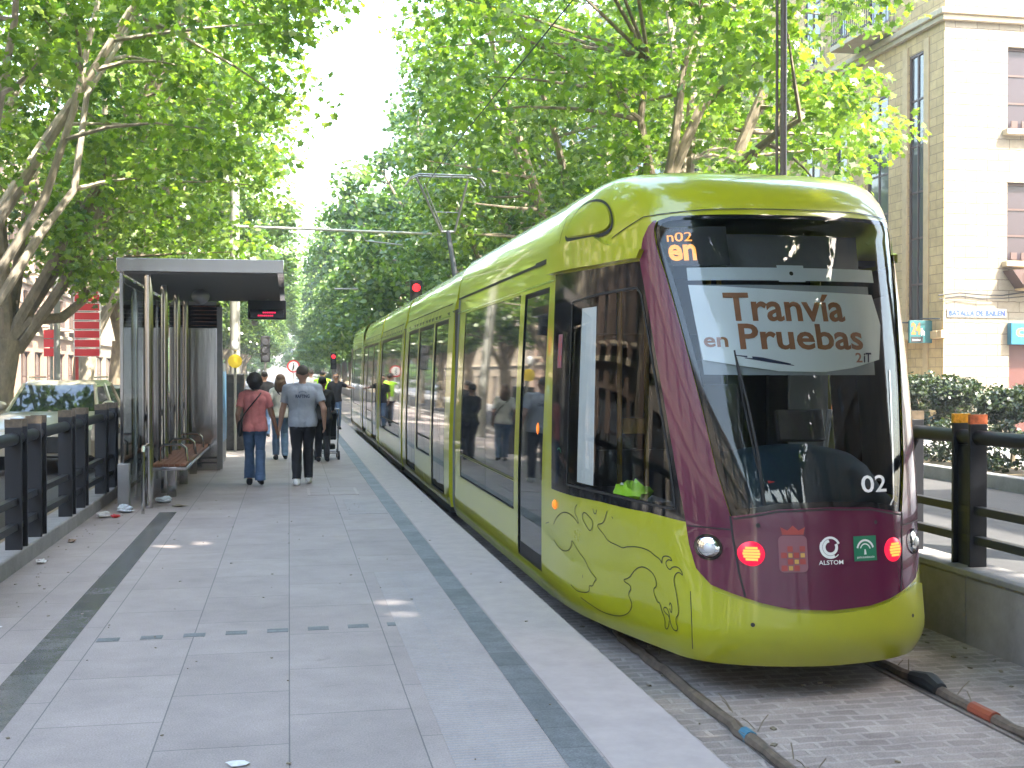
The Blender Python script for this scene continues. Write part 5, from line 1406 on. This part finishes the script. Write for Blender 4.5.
# hanging display
t = root('information_display', (-.35, 18.9, 2.7), 'black hanging display with two short red LED lines under the roof', 'display')
MB().box((-.66, 18.8, 2.86), (-.04, 18.98, 3.17)).build('housing', M['darkgrey'], t, bevel=.012)
MB().box((-.62, 18.785, 2.88), (-.08, 18.80, 3.02)).build('screen', M['blackgloss'], t)
rn = random.Random(2)
for j, (x0, x1) in enumerate(((-.50, -.25), (-.42, -.22))):
    x = x0; mb = MB()
    while x < x1:
        w_ = rn.uniform(.018, .03); mb.box((x, 18.778, 2.905 + j * .05), (x + w_, 18.784, 2.93 + j * .05)); x += w_ + .007
    mb.build('led_line', M['ledred'], t, smooth=False)
MB().tube([(-.35, 18.89, 3.16), (-.35, 18.89, 3.22)], .03, 8).build('hanger', M['steeldull'], t)
MB().ball((-.55, 18.9, 2.80), (.06, .06, .05)).build('camera_dome', M['white'], t)
t = root('red_round_sign', (-1.35, 24.0, .30), 'red sign plate seen through the gap beside the cabinet', 'sign')
MB().box((-1.52, 24.0, 2.65), (-1.30, 24.04, 3.1)).build('plate', M['red'], t, bevel=.02)
MB().tube([(-1.41, 24.06, .30), (-1.41, 24.06, 3.1)], .025, 8).build('pole', M['galv'], t)

# ------------------------------------------------------------------ poles, catenary, lamps, signals
t = root('catenary_mast', (-1.47, 33.5, .30), 'grey mast behind the shelter with an arm across to the track', 'mast')
MB().tube([(-1.47, 33.5, .30), (-1.47, 33.5, 9.6)], [.15, .12], 14).build('pole', M['galv'], t)
arm = MB().tube([(-1.4, 33.5, 6.05), (4.3, 33.5, 5.95)], .038, 8).build('arm', M['galv'], t)
MB().tube([(2.0, 33.5, 6.0), (2.15, 33.5, 5.72), (3.2, 33.5, 5.62)], .02, 6).tube([(-1.4, 33.5, 7.6), (1.2, 33.5, 6.02)], .012, 5).build('registration_arm', M['steeldull'], arm)
t = root('catenary_mast', (9.6, 50, .10), 'far mast whose thin arm crosses the tram rear', 'mast')
MB().tube([(6.0, 50, .10), (6.0, 50, 7.5)], [.14, .11], 12).build('pole', M['galv'], t)
MB().tube([(1.9, 50, 5.5), (6.0, 50, 5.6)], .035, 8).build('arm', M['galv'], t)
o = MB().tube([(XC - .12 + .1 * math.sin(y * .2), y, 6.16) for y in range(-14, 120, 6)], .009, 5).build('contact_wire', M['black']); setp(o, 'thin contact wire running above the tram roof', 'wire')
t = root('street_lamp', (-5.9, 32, .15), 'street lamp with a long thin arm and white head above the shelter', 'street lamp')
MB().tube([(-5.9, 32, .15), (-5.9, 32, 7.1)], [.09, .06], 10).build('pole', M['galv'], t)
MB().tube([(-5.9, 32, 7.05), (-4.6, 32, 7.06), (-3.4, 32, 6.98)], .03, 8).build('arm', M['galv'], t)
MB().ball((-3.0, 32, 7.0), (.42, .16, .09)).build('lamp_head', M['white'], t)
t = root('tall_post', (5.7, 12.9, .10), 'slim brown metal post rising behind the tram roof', 'post')
MB().tube([(5.7, 12.9, .10), (5.7, 12.9, 9.5)], [.042, .036], 12).tube([(5.63, 12.93, .10), (5.63, 12.93, 9.4)], .018, 8).build('pole', mat('brown_post_paint', (.13, .10, .085), .45), t)
def signal(x, y, z, zb, label, red=True, arm=None):
    t = root('traffic_light', (x, y, zb), label, 'traffic light')
    MB().box((x - .17, y, z - .75), (x + .17, y + .22, z + .22)).build('housing', M['black'], t, bevel=.03)
    for i, c in enumerate(('lampred' if red else 'darkgrey', 'darkgrey', 'darkgrey')):
        MB().tube([(x, y - .03, z - .3 * i), (x, y - .001, z - .3 * i)], .115, 16).build('lens', M[c], t)
        MB().tube([(x, y - .13, z - .3 * i + .02), (x, y - .002, z - .3 * i)], .135, 14, caps=False).build('hood', M['black'], t) if False else None
    if arm:
        MB().tube([(x, y + .11, z - .3), (x, y + .3, z - .3), (arm, y + .3, z - .1), (arm, y + .3, zb)], .055, 10).build('pole', M['galv'], t)
    else: MB().tube([(x, y + .11, zb), (x, y + .11, z - .6)], .05, 10).build('pole', M['galv'], t)
signal(3.63, 33.8, 4.43, .1, 'lit red traffic light hanging over the tram roof', True, 6.2)
signal(-.85, 44, 3.1, .3, 'dark traffic light seen over the woman in coral', False)
signal(2.6, 70, 2.9, .1, 'small far traffic light glowing orange red under the trees', True)
t = root('no_pedestrians_sign', (.17, 44, .3), 'round red rimmed sign with a small black figure above the walkers', 'sign')
MB().tube([(.17, 44, 2.2), (.17, 44.02, 2.2)], .235, 28).build('rim', M['red'], t)
MB().tube([(.17, 43.99, 2.2), (.17, 44.0, 2.2)], .18, 28).build('face', M['white'], t)
MB().obox((.17, 43.985, 2.17), (.05, .008, .16), (0, .15, 0)).ball((.17, 43.985, 2.29), (.028, .006, .028)).obox((.15, 43.985, 2.10), (.03, .008, .12), (0, .3, 0)).build('figure', M['black'], t)
MB().tube([(.17, 44.05, .3), (.17, 44.05, 2.4)], .03, 8).build('pole', M['white'], t)
# red sign with rows
t = root('direction_board', (-5.6, 34.5, .15), 'tall red board of seven white edged rows behind the left trees', 'sign board')
for i in range(7):
    z = 2.42 + i * .255
    MB().box((-5.92, 34.5, z), (-5.2, 34.53, z + .235)).build('row_edge', M['white'], t)
    MB().box((-5.89, 34.49, z + .02), (-5.23, 34.499, z + .215)).build('row_panel', M['red'], t)
MB().tube([(-5.85, 34.6, .15), (-5.85, 34.6, 4.25)], .045, 8).tube([(-5.3, 34.6, 2.4), (-5.3, 34.6, 4.25)], .03, 8).build('pole', mat('red_pole', (.45, .05, .05), .4), t)
t = root('direction_board', (-6.9, 36.5, .15), 'second red board partly hidden behind the pale tree trunk', 'sign board')
for i in range(3):
    z = 2.45 + i * .27
    MB().box((-7.1, 36.5, z), (-6.75, 36.53, z + .24)).build('row_panel', M['red'], t)
MB().tube([(-6.9, 36.6, .15), (-6.9, 36.6, 3.7)], .045, 8).build('pole', M['galv'], t)
t = root('shop_sign', (-9.0, 38, .28), 'black hanging shop sign with faint white lettering at far left', 'shop sign')
MB().box((-9.0, 38.2, 2.55), (-8.4, 38.3, 3.2)).build('board', M['black'], t, bevel=.02)
vs, fs = fit_text('NEVON', .42, .12, .01)
MB().add([(-8.91 + a, 38.19, 2.83 + b) for a, b in vs], fs).build('lettering', M['white'], t, smooth=False, fixn=False)
MB().tube([(-9.05, 38.25, .28), (-9.05, 38.25, 3.5), (-8.5, 38.25, 3.5), (-8.5, 38.25, 3.2)], .03, 8).build('bracket', M['iron'], t)

# ------------------------------------------------------------------ cars
def car(x, y, z, paint, label, face=-1, W=1.74, L=4.5, Hh=1.64, zs=1.0):
    """face -1: nose towards the viewpoint"""
    t = root('parked_car', (x, y, z), label, 'car', 'cars parked beyond the left railing')
    def P(ly, lz): return (y + ly * (-face) if face < 0 else y + (L - ly), z + lz * zs)
    # side outline of the lower body, nose at ly = 0
    low = [(0.02, .32), (0, .55), (.06, .74), (.25, .84), (1.15, .98), (1.3, 1.0), (4.35, 1.02), (4.48, .9), (4.5, .5), (4.42, .3), (3.95, .26)]
    for cx in (3.6, .85):
        low += [(cx + .36 * math.cos(a), .33 + .36 * math.sin(a)) for a in [PI * k / 8 for k in range(0, 9)]]
        low += [(cx - .40, .26)]
    kk = L / 4.5
    mb = MB(); n = len(low); secs = []
    for xs, sc_y, dz in ((-W / 2, .985, -.015), (-W / 2 + .07, 1, 0), (W / 2 - .07, 1, 0), (W / 2, .985, -.015)):
        secs.append([(x + xs, *P((L / 2 + (p[0] * kk - L / 2) * sc_y), p[1] + (dz if p[1] > .7 else 0))) for p in low])
    vs = [q for s in secs for q in s]; fs = []
    for k in range(3):
        for i in range(n): fs.append((k * n + i, k * n + (i + 1) % n, (k + 1) * n + (i + 1) % n, (k + 1) * n + i))
    fs += [tuple(range(n))[::-1], tuple(range(3 * n, 4 * n))]
    mb.add(vs, fs); body = mb.build('body', paint, t)
    def frame(ly, lz, wx): return [(x - wx, *P(ly * kk, lz)), (x + wx, *P(ly * kk, lz))]
    b = [frame(1.18, .97, W / 2 - .07), frame(1.95, Hh - .07, W / 2 - .22), frame(3.9, Hh - .06, W / 2 - .22), frame(4.42, 1.0, W / 2 - .07)]
    V = [p for f in b for p in f]
    MB().add(V, [(0, 1, 3, 2), (4, 5, 7, 6), (0, 2, 4, 6), (1, 7, 5, 3), (2, 3, 5, 4)]).build('window_glass', M['carglass'], t, smooth=False)
    r = [frame(1.93, Hh - .08, W / 2 - .20), frame(2.15, Hh, W / 2 - .27), frame(3.75, Hh, W / 2 - .27), frame(3.95, Hh - .07, W / 2 - .20)]
    V = [p for f in r for p in f] + [p for f in [frame(1.93, Hh - .11, W / 2 - .20), frame(3.95, Hh - .11, W / 2 - .20)] for p in f]
    roof = MB().add(V, [(0, 1, 3, 2), (2, 3, 5, 4), (4, 5, 7, 6), (0, 2, 4, 6, 10, 8), (1, 9, 11, 7, 5, 3), (0, 8, 9, 1), (6, 7, 11, 10)])
    for s in (0, 1):
        for k in (0, 2): roof.tube([V_ for V_ in (b[k][s], b[k + 1][s])], .035, 6)
        m0 = [(b[0][s][i] * .42 + b[3][s][i] * .58) for i in range(3)]; m1 = [(b[1][s][i] * .42 + b[2][s][i] * .58) for i in range(3)]
        roof.tube([m0, m1], .035, 6)
        roof.tube([(x + (-1, 1)[s] * (W / 2 - .26), *P(2.1 * kk, Hh + .05)), (x + (-1, 1)[s] * (W / 2 - .26), *P(3.8 * kk, Hh + .05))], .018, 6)
    roof.build('roof', paint, t)
    for s in (-1, 1):
        c1 = P(.07 * kk, .62); MB().ball((x + s * (W / 2 - .26), c1[0], c1[1]), (.2, .07, .10)).build('headlight', M['lampglass'], t)
        cm = P(1.45 * kk, 1.08); MB().ball((x + s * (W / 2 + .10), cm[0], cm[1]), (.13, .07, .09)).build('mirror', paint, t)
        for ly in (.85, 3.6):
            cy, cz = P(ly * kk, .33)
            w = MB().tube([(x + s * (W / 2 - .22), cy, cz), (x + s * (W / 2 - .01), cy, cz)], .325, 22).build('wheel', M['tyre'], t)
            MB().tube([(x + s * (W / 2 - .05), cy, cz), (x + s * (W / 2 + .002), cy, cz)], .2, 16).build('rim', M['steeldull'], w)
    cy, cz = P(-.012, .48); MB().box((x - .55, cy - .012, cz - .13), (x + .55, cy + .02, cz + .16)).build('grille', M['black'], t, bevel=.01)
    return t
car(-4.33, 21.8, .15, M['carbeige'], 'beige estate car facing the viewpoint beyond the left railing', Hh=1.5, zs=1.12)
car(-4.55, 11.3, .15, M['carsilver'], 'pale car tail just inside the left picture edge behind the railing', 1, Hh=1.5)
car(-4.4, 29.5, .15, M['carsilver'], 'silver car seen through the shelter glass behind the beige one', Hh=1.5)
car(-8.2, 30.5, .15, M['carolive'], 'dark car parked beyond the beige estate under the trees', 1, Hh=1.45)
car(-4.4, 36.8, .15, M['carolive'], 'dark car parked behind the silver car beside the shelter', Hh=1.5)

# the air of the avenue
hz = MB().box((-401, -201, -1.6), (401, 901, 48)).build('haze', newmat('tmp')[0], smooth=False)
hm = bpy.data.materials.new('haze'); hm.use_nodes = True
for n in list(hm.node_tree.nodes): hm.node_tree.nodes.remove(n)
ho_ = hm.node_tree.nodes.new('ShaderNodeOutputMaterial'); pv = hm.node_tree.nodes.new('ShaderNodeVolumePrincipled')
pv.inputs['Color'].default_value = (.85, .92, 1, 1); pv.inputs['Density'].default_value = 0.0013; pv.inputs['Anisotropy'].default_value = .3
hm.node_tree.links.new(pv.outputs[0], ho_.inputs['Volume'])
hz.data.materials.clear(); hz.data.materials.append(hm)
setp(hz, kind='stuff')

for o in list(bpy.data.objects):
    if o.name in ('tram_shelter', 'bench', 'equipment_cabinet', 'poster_case'): o.location.y += 1.15
    if o.name == 'information_display': o.location.y += .9

# ================================================================== people
def seg_d(p, a, b):
    ab = b - a; L = ab.length_squared
    t = 0 if L < 1e-9 else max(0, min(1, (p - a).dot(ab) / L))
    return (p - a - ab * t).length, t

def remesh(mb, vox, smooth=4):
    me = bpy.data.meshes.new('raw'); me.from_pydata(mb.v, [], mb.f)
    bm = bmesh.new(); bm.from_mesh(me); bmesh.ops.recalc_face_normals(bm, faces=bm.faces); bm.to_mesh(me); bm.free()
    o = bpy.data.objects.new('raw', me); COL.objects.link(o)
    r = o.modifiers.new('r', 'REMESH'); r.mode = 'VOXEL'; r.voxel_size = vox
    s = o.modifiers.new('s', 'SMOOTH'); s.iterations = smooth; s.factor = .5
    bpy.context.view_layer.update()
    m2 = bpy.data.meshes.new_from_object(o.evaluated_get(bpy.context.evaluated_depsgraph_get()))
    bpy.data.objects.remove(o); bpy.data.meshes.remove(me)
    return m2

def person(loc, heading, label, H=1.72, sex='m', skin='skin', hair='hairgrey', hairstyle='short', shirt='bluegrey', trousers='blackcloth', shoes='white', sleeve=.55,
           legs=((.10, .04), (-.16, .10)), arms=((-.02, .0, .12), (.02, .0, .12)), hands=None, vox=.011, flare=0.0, glasses=False, vest=None, build=1.0):
    """legs: per side (forward offset of the foot, lift of the heel). arms: (forward, out, bend). hands: optional exact wrist targets in local metres"""
    t = root('person', loc, label, 'person')
    k = H / 1.75; w = build * (1 if sex == 'm' else .90)
    def V(x, y, z): return Vector((x * k, y * k, z * k))
    segs = []   # (a, ra, b, rb, tag)
    def add(a, ra, b, rb, tag): segs.append((a, ra * k, b, rb * k, tag))
    hip = V(0, 0, .93); 
    sh = .185 * w
    # trunk drawn as side by side columns for an oval section
    for s in (-1, 1):
        add(V(s * .060 * w, 0, .92), .105 * (w if sex == 'm' else 1.12), V(s * .055 * w, -.0, 1.10), .098 * w, 'torso')
        add(V(s * .055 * w, 0, 1.10), .098 * w, V(s * .085 * w, -.005, 1.33), .108 * w, 'torso')
        add(V(s * .085 * w, -.005, 1.33), .100 * w, V(s * .10 * w, 0, 1.40), .072, 'torso')
        add(V(s * .04, 0, 1.43), .062, V(s * sh, 0, 1.405), .056 * w, 'torso')
        if sex == 'f': add(V(s * .075, .07, 1.24), .055, V(s * .07, .06, 1.30), .05, 'torso')
        add(V(s * .075 * w, -.04, .90), .085 * (w if sex == 'm' else 1.15), V(s * .07, -.02, .96), .09 * w, 'pelvis')
    add(V(0, -.012, .92), .112 * w, V(0, -.012, 1.12), .103 * w, 'torso'); add(V(0, -.012, 1.12), .103 * w, V(0, -.022, 1.34), .104 * w, 'torso'); add(V(0, -.022, 1.34), .100 * w, V(0, -.01, 1.42), .07, 'torso')
    add(V(0, 0, 1.40), .065, V(0, .015, 1.53), .052, 'neck')
    add(V(0, .015, 1.60), .078, V(0, .0, 1.665), .088, 'head'); add(V(0, .04, 1.575), .055, V(0, .05, 1.60), .06, 'head')
    add(V(0, .098, 1.615), .012, V(0, .112, 1.59), .015, 'head')
    for s in (-1, 1): add(V(s * .083, .0, 1.60), .014, V(s * .085, -.01, 1.63), .018, 'head')
    foot = []
    for i, s in enumerate((-1, 1)):
        fwd, lift = legs[i]
        h = V(s * .085, 0, .90); an = V(s * .085, fwd, .085 + lift)
        kn = (h + an) / 2 + V(0, .05 + (.05 if lift > .03 else 0) + abs(fwd) * .1, .015)
        add(h, .088 * (w if sex == 'm' else 1.08), kn, .056, 'thigh'); add(kn, .056, kn.lerp(an, .35), .056, 'shin'); add(kn.lerp(an, .35), .056, an, .038, 'shin')
        pitch = min(.9, lift * 7)
        toe = an + Vector((s * .02, .15 * math.cos(pitch), -.05 - .15 * math.sin(pitch) * .8)) * k
        toe.z = max(toe.z, .035 * k)
        heel = an + Vector((0, -.045, -.045)) * k; heel.z = max(heel.z, .04 * k)
        add(heel, .036, toe, .030, 'foot'); add(an, .038, heel, .038, 'foot'); add(an, .036, toe.lerp(heel, .4), .036, 'foot')
    hand_seg = []
    for i, s in enumerate((-1, 1)):
        fw, out, bd = arms[i]
        S0 = V(s * sh, 0, 1.39)
        wr = V(s * (sh + .05 + out), fw, .87 + bd * .15) if not (hands and hands[i]) else Vector(hands[i])
        d = wr - S0; L = .56 * k
        if d.length > L * .995: wr = S0 + d.normalized() * L * .995; d = wr - S0
        mid = S0 + d * .52; off = math.sqrt(max(0, (L / 2) ** 2 - (d.length / 2) ** 2))
        el = mid + Vector((s * .35, -.9, -.1)).normalized() * min(off, .2)
        add(S0, .052 * w, el, .040, 'uarm'); add(el, .041 * w, wr, .027, 'farm')
        hd = (wr - el).normalized(); palm = wr + hd * .055 * k
        side = Vector((0, 1, 0)) - hd * hd.y; side = side.normalized() if side.length > .1 else Vector((1, 0, 0))
        add(wr, .026, palm + side * .018, .024, 'hand'); add(wr, .026, palm - side * .018, .022, 'hand')
        inn = Vector((-s, 0, 0))
        for f in range(4):
            o_ = (f - 1.5) * .0195; ln = (.062, .074, .070, .054)[3 - f] * k
            a = palm + side * o_ * k + hd * .012; b = a + hd * ln * .55 + inn * .006; c = b + (hd * .75 + inn * .55).normalized() * ln * .5
            add(a, .0105, b, .0095, 'hand'); add(b, .0095, c, .0085, 'hand')
        th = wr + hd * .02 + side * .026 * k
        add(th, .012, th + (side * .6 + hd * .8 + inn * .3).normalized() * .055 * k, .010, 'hand')
    mb = MB()
    for a, ra, b, rb, tag in segs:
        n = 12
        if (b - a).length > 1e-6: mb.tube([a, b], [ra, rb], n)
        mb.ball(a, ra, n, 8); mb.ball(b, rb, n, 8)
    me = remesh(mb, vox)
    vs = np.array([tuple(v.co) for v in me.vertices])
    tags = []
    best = np.full(len(vs), 1e9); bt = np.zeros(len(vs), int)
    for i, (a, ra, b, rb, tag) in enumerate(segs):
        A_ = np.array(a); B_ = np.array(b); ab = B_ - A_; L = max(1e-9, ab.dot(ab))
        tt = np.clip((vs - A_) @ ab / L, 0, 1); dd = np.linalg.norm(vs - A_ - tt[:, None] * ab, axis=1) - (ra + (rb - ra) * tt)
        m_ = dd < best; best[m_] = dd[m_]; bt[m_] = i
    names = ['torso', 'pelvis', 'neck', 'head', 'thigh', 'shin', 'foot', 'uarm', 'farm', 'hand']
    vt = np.array([names.index(segs[i][4]) for i in bt])
    me.name = 'body'
    for p in me.polygons: p.use_smooth = True
    me.materials.clear(); me.materials.append(M[skin])
    body = bpy.data.objects.new('body', me); COL.objects.link(body); body.parent = t
    nr = np.array([tuple(v.normal) for v in me.vertices])
    faces = [tuple(p.vertices) for p in me.polygons]
    z = vs[:, 2] / k
    rng = np.random.default_rng(int(abs(loc[0] * 100) + loc[1]))
    def cloth(name, sel, off, m, wav=.006):
        fs = [f for f in faces if all(sel[i] for i in f)]
        if not fs: return None
        used = sorted({i for f in fs for i in f}); ix = {q: n for n, q in enumerate(used)}
        pts = []
        for q in used:
            wv = noise.noise(Vector(vs[q]) * 9) * wav
            pts.append(vs[q] + nr[q] * (off[q] + wv) * 1.0)
        m2 = bpy.data.meshes.new(name); m2.from_pydata([tuple(p) for p in pts], [], [tuple(ix[i] for i in f) for f in fs])
        m2.materials.append(M[m])
        for p in m2.polygons: p.use_smooth = True
        o = bpy.data.objects.new(name, m2); COL.objects.link(o); o.parent = t
        sd = o.modifiers.new('thickness', 'SOLIDIFY'); sd.thickness = .006; sd.offset = 0
        sm = o.modifiers.new('smooth', 'SMOOTH'); sm.iterations = 2
        return o
    # distance along the upper arm for the sleeve
    selu = vt == 7
    sl = np.zeros(len(vs), bool)
    for i, (a, ra, b, rb, tag) in enumerate(segs):
        if tag != 'uarm': continue
        A_ = np.array(a); ab = np.array(b) - A_; tt = (vs - A_) @ ab / ab.dot(ab); sl |= (bt == i) & (tt < (sleeve if sleeve <= 1 else 2))
    if sleeve > 1: sl |= vt == 8
    sm_ = ((vt == 0) & (z > .86) | (vt == 1) & (z > .86) | sl | ((vt == 4) & (z > .86)) | ((vt == 2) & (z < 1.455)))
    off = np.where(vt == 7, .016, .014) + np.clip((1.12 - z), 0, .3) * .06
    top = cloth('shirt', sm_, off, shirt, .010)
    tr = ((vt == 1) | (vt == 4) | (vt == 5) | ((vt == 0) & (z < 1.0)) | ((vt == 6) & (z > .09))) & (z < 1.0)
    off = .010 + np.where(vt == 5, .010, 0.004) + flare * np.clip((.38 - z), 0, .38) ** 1.2
    cloth('trousers', tr, off, trousers, .008)
    cloth('shoes', (vt == 6) & (z < .125), np.full(len(vs), .008), shoes, 0)
    if vest: 
        cloth('vest', ((vt == 0) & (z > .90)), np.full(len(vs), .030), vest, .004)
    hc = V(0, -.012, 1.655)
    rn = random.Random(int(loc[1] * 10))
    hb = MB()
    if hairstyle == 'short': hb.ball(hc + V(0, -.004, .012), (.088 * k, .098 * k, .090 * k), 20, 14); cutz = 1.60
    elif hairstyle == 'curly': hb.ball(hc + V(0, -.02, -.01), (.122 * k, .125 * k, .135 * k), 22, 16); cutz = 1.40
    else:
        hb.ball(hc + V(0, -.008, .01), (.098 * k, .106 * k, .10 * k), 20, 14); cutz = 1.3
    vv = []
    for p in hb.v:
        p = Vector(p); d = (p - hc); nz = noise.noise(p * (26 if hairstyle == 'curly' else 14)) * (.16 if hairstyle == 'curly' else .04)
        p = hc + d * (1 + nz)
        # keep the face clear: pull the front lower part inside the head
        if d.y > .035 * k and d.z < .035 * k: p.y = hc.y + .02 * k; p.x *= .9
        if hairstyle == 'short' and d.z < -.03 * k: p = hc + (p - hc) * .86
        vv.append(p)
    hb.v = [tuple(p) for p in vv]
    if hairstyle == 'long':
        n0 = len(hb.v)
        for i in range(9):
            a = PI * (1.05 + .9 * i / 8)
            x_, y_ = .082 * math.cos(a), .085 * math.sin(a) - .01
            hb.tube([V(x_ * .9, y_, 1.66), V(x_ * 1.1, y_ - .012, 1.56), V(x_ * 1.15, y_ - .02, 1.45), V(x_ * .9 + rn.uniform(-.01, .01), y_ - .01, 1.36)], [.03 * k, .034 * k, .03 * k, .012 * k], 7)
    me2 = bpy.data.meshes.new('hair'); org = 0
    me2.from_pydata([tuple(p) for p in hb.v], [], hb.f); me2.materials.append(M[hair])
    for p in me2.polygons: p.use_smooth = True
    ho = bpy.data.objects.new('hair', me2); COL.objects.link(ho); ho.parent = t
    def loc_child(mb_, name, m):
        me3 = bpy.data.meshes.new(name); me3.from_pydata([tuple(p) for p in mb_.v], [], mb_.f); me3.materials.append(M[m])
        for p in me3.polygons: p.use_smooth = True
        o = bpy.data.objects.new(name, me3); COL.objects.link(o); o.parent = t; return o
    if glasses:
        loc_child(MB().box(V(-.068, .082, 1.612), V(-.008, .098, 1.648)).box(V(.008, .082, 1.612), V(.068, .098, 1.648)).box(V(-.02, .085, 1.638), V(.02, .095, 1.645)), 'sunglasses', 'blackgloss')
    else:
        for s in (-1, 1): loc_child(MB().ball(V(s * .032, .082, 1.632), .011 * k, 8, 6), 'eye', 'black')
    loc_child(MB().ball(V(0, .093, 1.562), (.022 * k, .008 * k, .005 * k), 8, 6), 'mouth', 'coral')
    t.rotation_euler = (0, 0, heading)
    return t, loc_child, V, k

# woman in coral and man in grey-blue, hand in hand
wx, wy = -.50, 17.85; mx_, my_ = .20, 17.8
w_, lc, V, k = person((wx, wy, .30), 0, 'woman in coral t-shirt and flared jeans with a black shoulder bag', 1.66, 'f', 'skindark', 'hairblack', 'curly', 'coral', 'jeans', 'blackcloth', .62,
    legs=((.16, .0), (-.17, .06)), arms=((.02, .02, .1), (0, 0, 0)), hands=(None, (.325, .03, .80)), flare=.12, build=1.08)
bag = MB()
bag.ball(V(-.225, -.03, .90), (.045, .13, .13), 14, 10)
b_ = lc(bag, 'shoulder_bag', 'blackcloth')
st_ = MB().tube([V(-.22, -.09, 1.0), V(-.14, -.165, 1.15), V(-.02, -.168, 1.30), V(.07, -.125, 1.41), V(.11, -.03, 1.475), V(.10, .10, 1.41)], [.010] * 6, 6)
lc(st_, 'bag_strap', 'blackcloth')
m_, lc, V, k = person((mx_, my_, .30), 0, 'man in grey-blue t-shirt and black trousers walking away', 1.79, 'm', 'skin', 'hairgrey', 'short', 'bluegrey', 'blackcloth', 'white', .68,
    legs=((-.10, .0), (.12, .03)), arms=((0, 0, 0), (-.02, .05, .1)), hands=((-.345, .06, .82), None), flare=.03, build=1.16)
vs, fs = fit_text('RAFTING', .20, .05, .03)
me3 = MB().add([tuple(V(-.10 + a, -.172, 1.275 + b)) for a, b in vs], fs)
ct = lc(me3, 'back_print', 'navy')
# smaller arc of print above
ar = MB()
for i in range(9):
    a = PI * (1 - i / 8); ar.box(V(-.004 + .05 * math.cos(a), -.173, 1.345 + .022 * math.sin(a)), V(.004 + .05 * math.cos(a), -.168, 1.353 + .022 * math.sin(a)))
lc(ar, 'back_print', 'navy')
w2, lc, V, k = person((-.16, 22.9, .30), .05, 'woman with long light brown hair, white top and light jeans', 1.64, 'f', 'skin', 'hairbrown', 'long', 'whitecloth', 'jeanslight', 'blackcloth', .8,
    legs=((.12, .0), (-.12, .05)), arms=((.06, .0, .5), (.04, .0, .1)), flare=.04, vox=.014)
lc(MB().tube([V(.20, -.04, 1.02), V(.12, -.125, 1.2), V(-.05, -.115, 1.38), V(-.11, -.03, 1.45)], .012, 6), 'bag_strap', 'blackcloth')
person((.62, 22.2, .30), -.05, 'dark haired person in black pushing the pushchair beyond the man', 1.60, 'f', 'skindark', 'hairblack', 'short', 'blackcloth', 'blackcloth', 'blackcloth', 1.5,
    legs=((.14, .0), (-.1, .04)), hands=((-.18, .40, .98), (.18, .40, .98)), vox=.016)
person((1.36, 34.9, .30), PI + .15, 'man in black t-shirt and sunglasses facing the viewpoint by the tram', 1.66, 'm', 'skin', 'hairblack', 'short', 'blackcloth', 'jeans', 'blackcloth', .6,
    legs=((.06, .0), (-.05, .0)), hands=((-.50, .12, 1.22), None), vox=.016, glasses=True)
person((1.02, 36.6, .30), 0, 'person in yellow-green safety vest beyond the man in black', 1.74, 'm', 'skin', 'hairblack', 'short', 'whitecloth', 'blackcloth', 'blackcloth', 1.5,
    legs=((.04, .0), (-.06, .0)), vox=.018, vest='hivis')
person((.72, 39.5, .30), .1, 'person with cropped hair in pale top farthest along the platform', 1.78, 'm', 'skin', 'hairgrey', 'short', 'whitecloth', 'jeans', 'blackcloth', .6, legs=((.1, .0), (-.1, .03)), vox=.02)
person((-.62, 31.0, .30), 0, 'person in dark clothes beside the mast past the ticket machine', 1.7, 'm', 'skin', 'hairblack', 'short', 'blackcloth', 'jeans', 'blackcloth', .8, legs=((.1, .0), (-.12, .04)), vox=.02)
# pushchair
t = root('pushchair', (.78, 23.0, .30), 'dark folding pushchair pushed ahead of the person in black', 'pushchair')
mb = MB()
for s in (-1, 1):
    mb.tube([(.72 + s * .22, 22.62, 1.28), (.72 + s * .22, 22.85, .95), (.72 + s * .22, 23.35, .42)], .014, 8)
    mb.tube([(.72 + s * .22, 23.25, .85), (.72 + s * .22, 22.75, .42)], .014, 8)
mb.tube([(.50, 22.62, 1.28), (.94, 22.62, 1.28)], .016, 8); mb.tube([(.50, 22.76, .43), (.94, 22.76, .43)], .012, 8); mb.tube([(.50, 23.34, .43), (.94, 23.34, .43)], .012, 8)
mb.build('frame', M['steeldull'], t)
MB().box((.54, 22.82, .68), (.90, 23.18, .74)).obox((.72, 22.80, .95), (.36, .05, .55), (.35, 0, 0)).build('seat', M['blackcloth'], t, bevel=.02)
MB().ball((.72, 22.95, 1.15), (.22, .22, .17), 14, 8).build('hood', M['blackcloth'], t)
MB().box((.56, 22.74, .50), (.88, 23.1, .60)).build('basket', M['blackcloth'], t, bevel=.03)
for x in (.50, .94):
    for y in (22.76, 23.34):
        w = MB().tube([(x - .022, y, .385), (x + .022, y, .385)], .085, 16).build('wheel', M['tyre'], t)
        MB().tube([(x - .025, y, .385), (x + .025, y, .385)], .04, 12).build('rim', M['steeldull'], w)
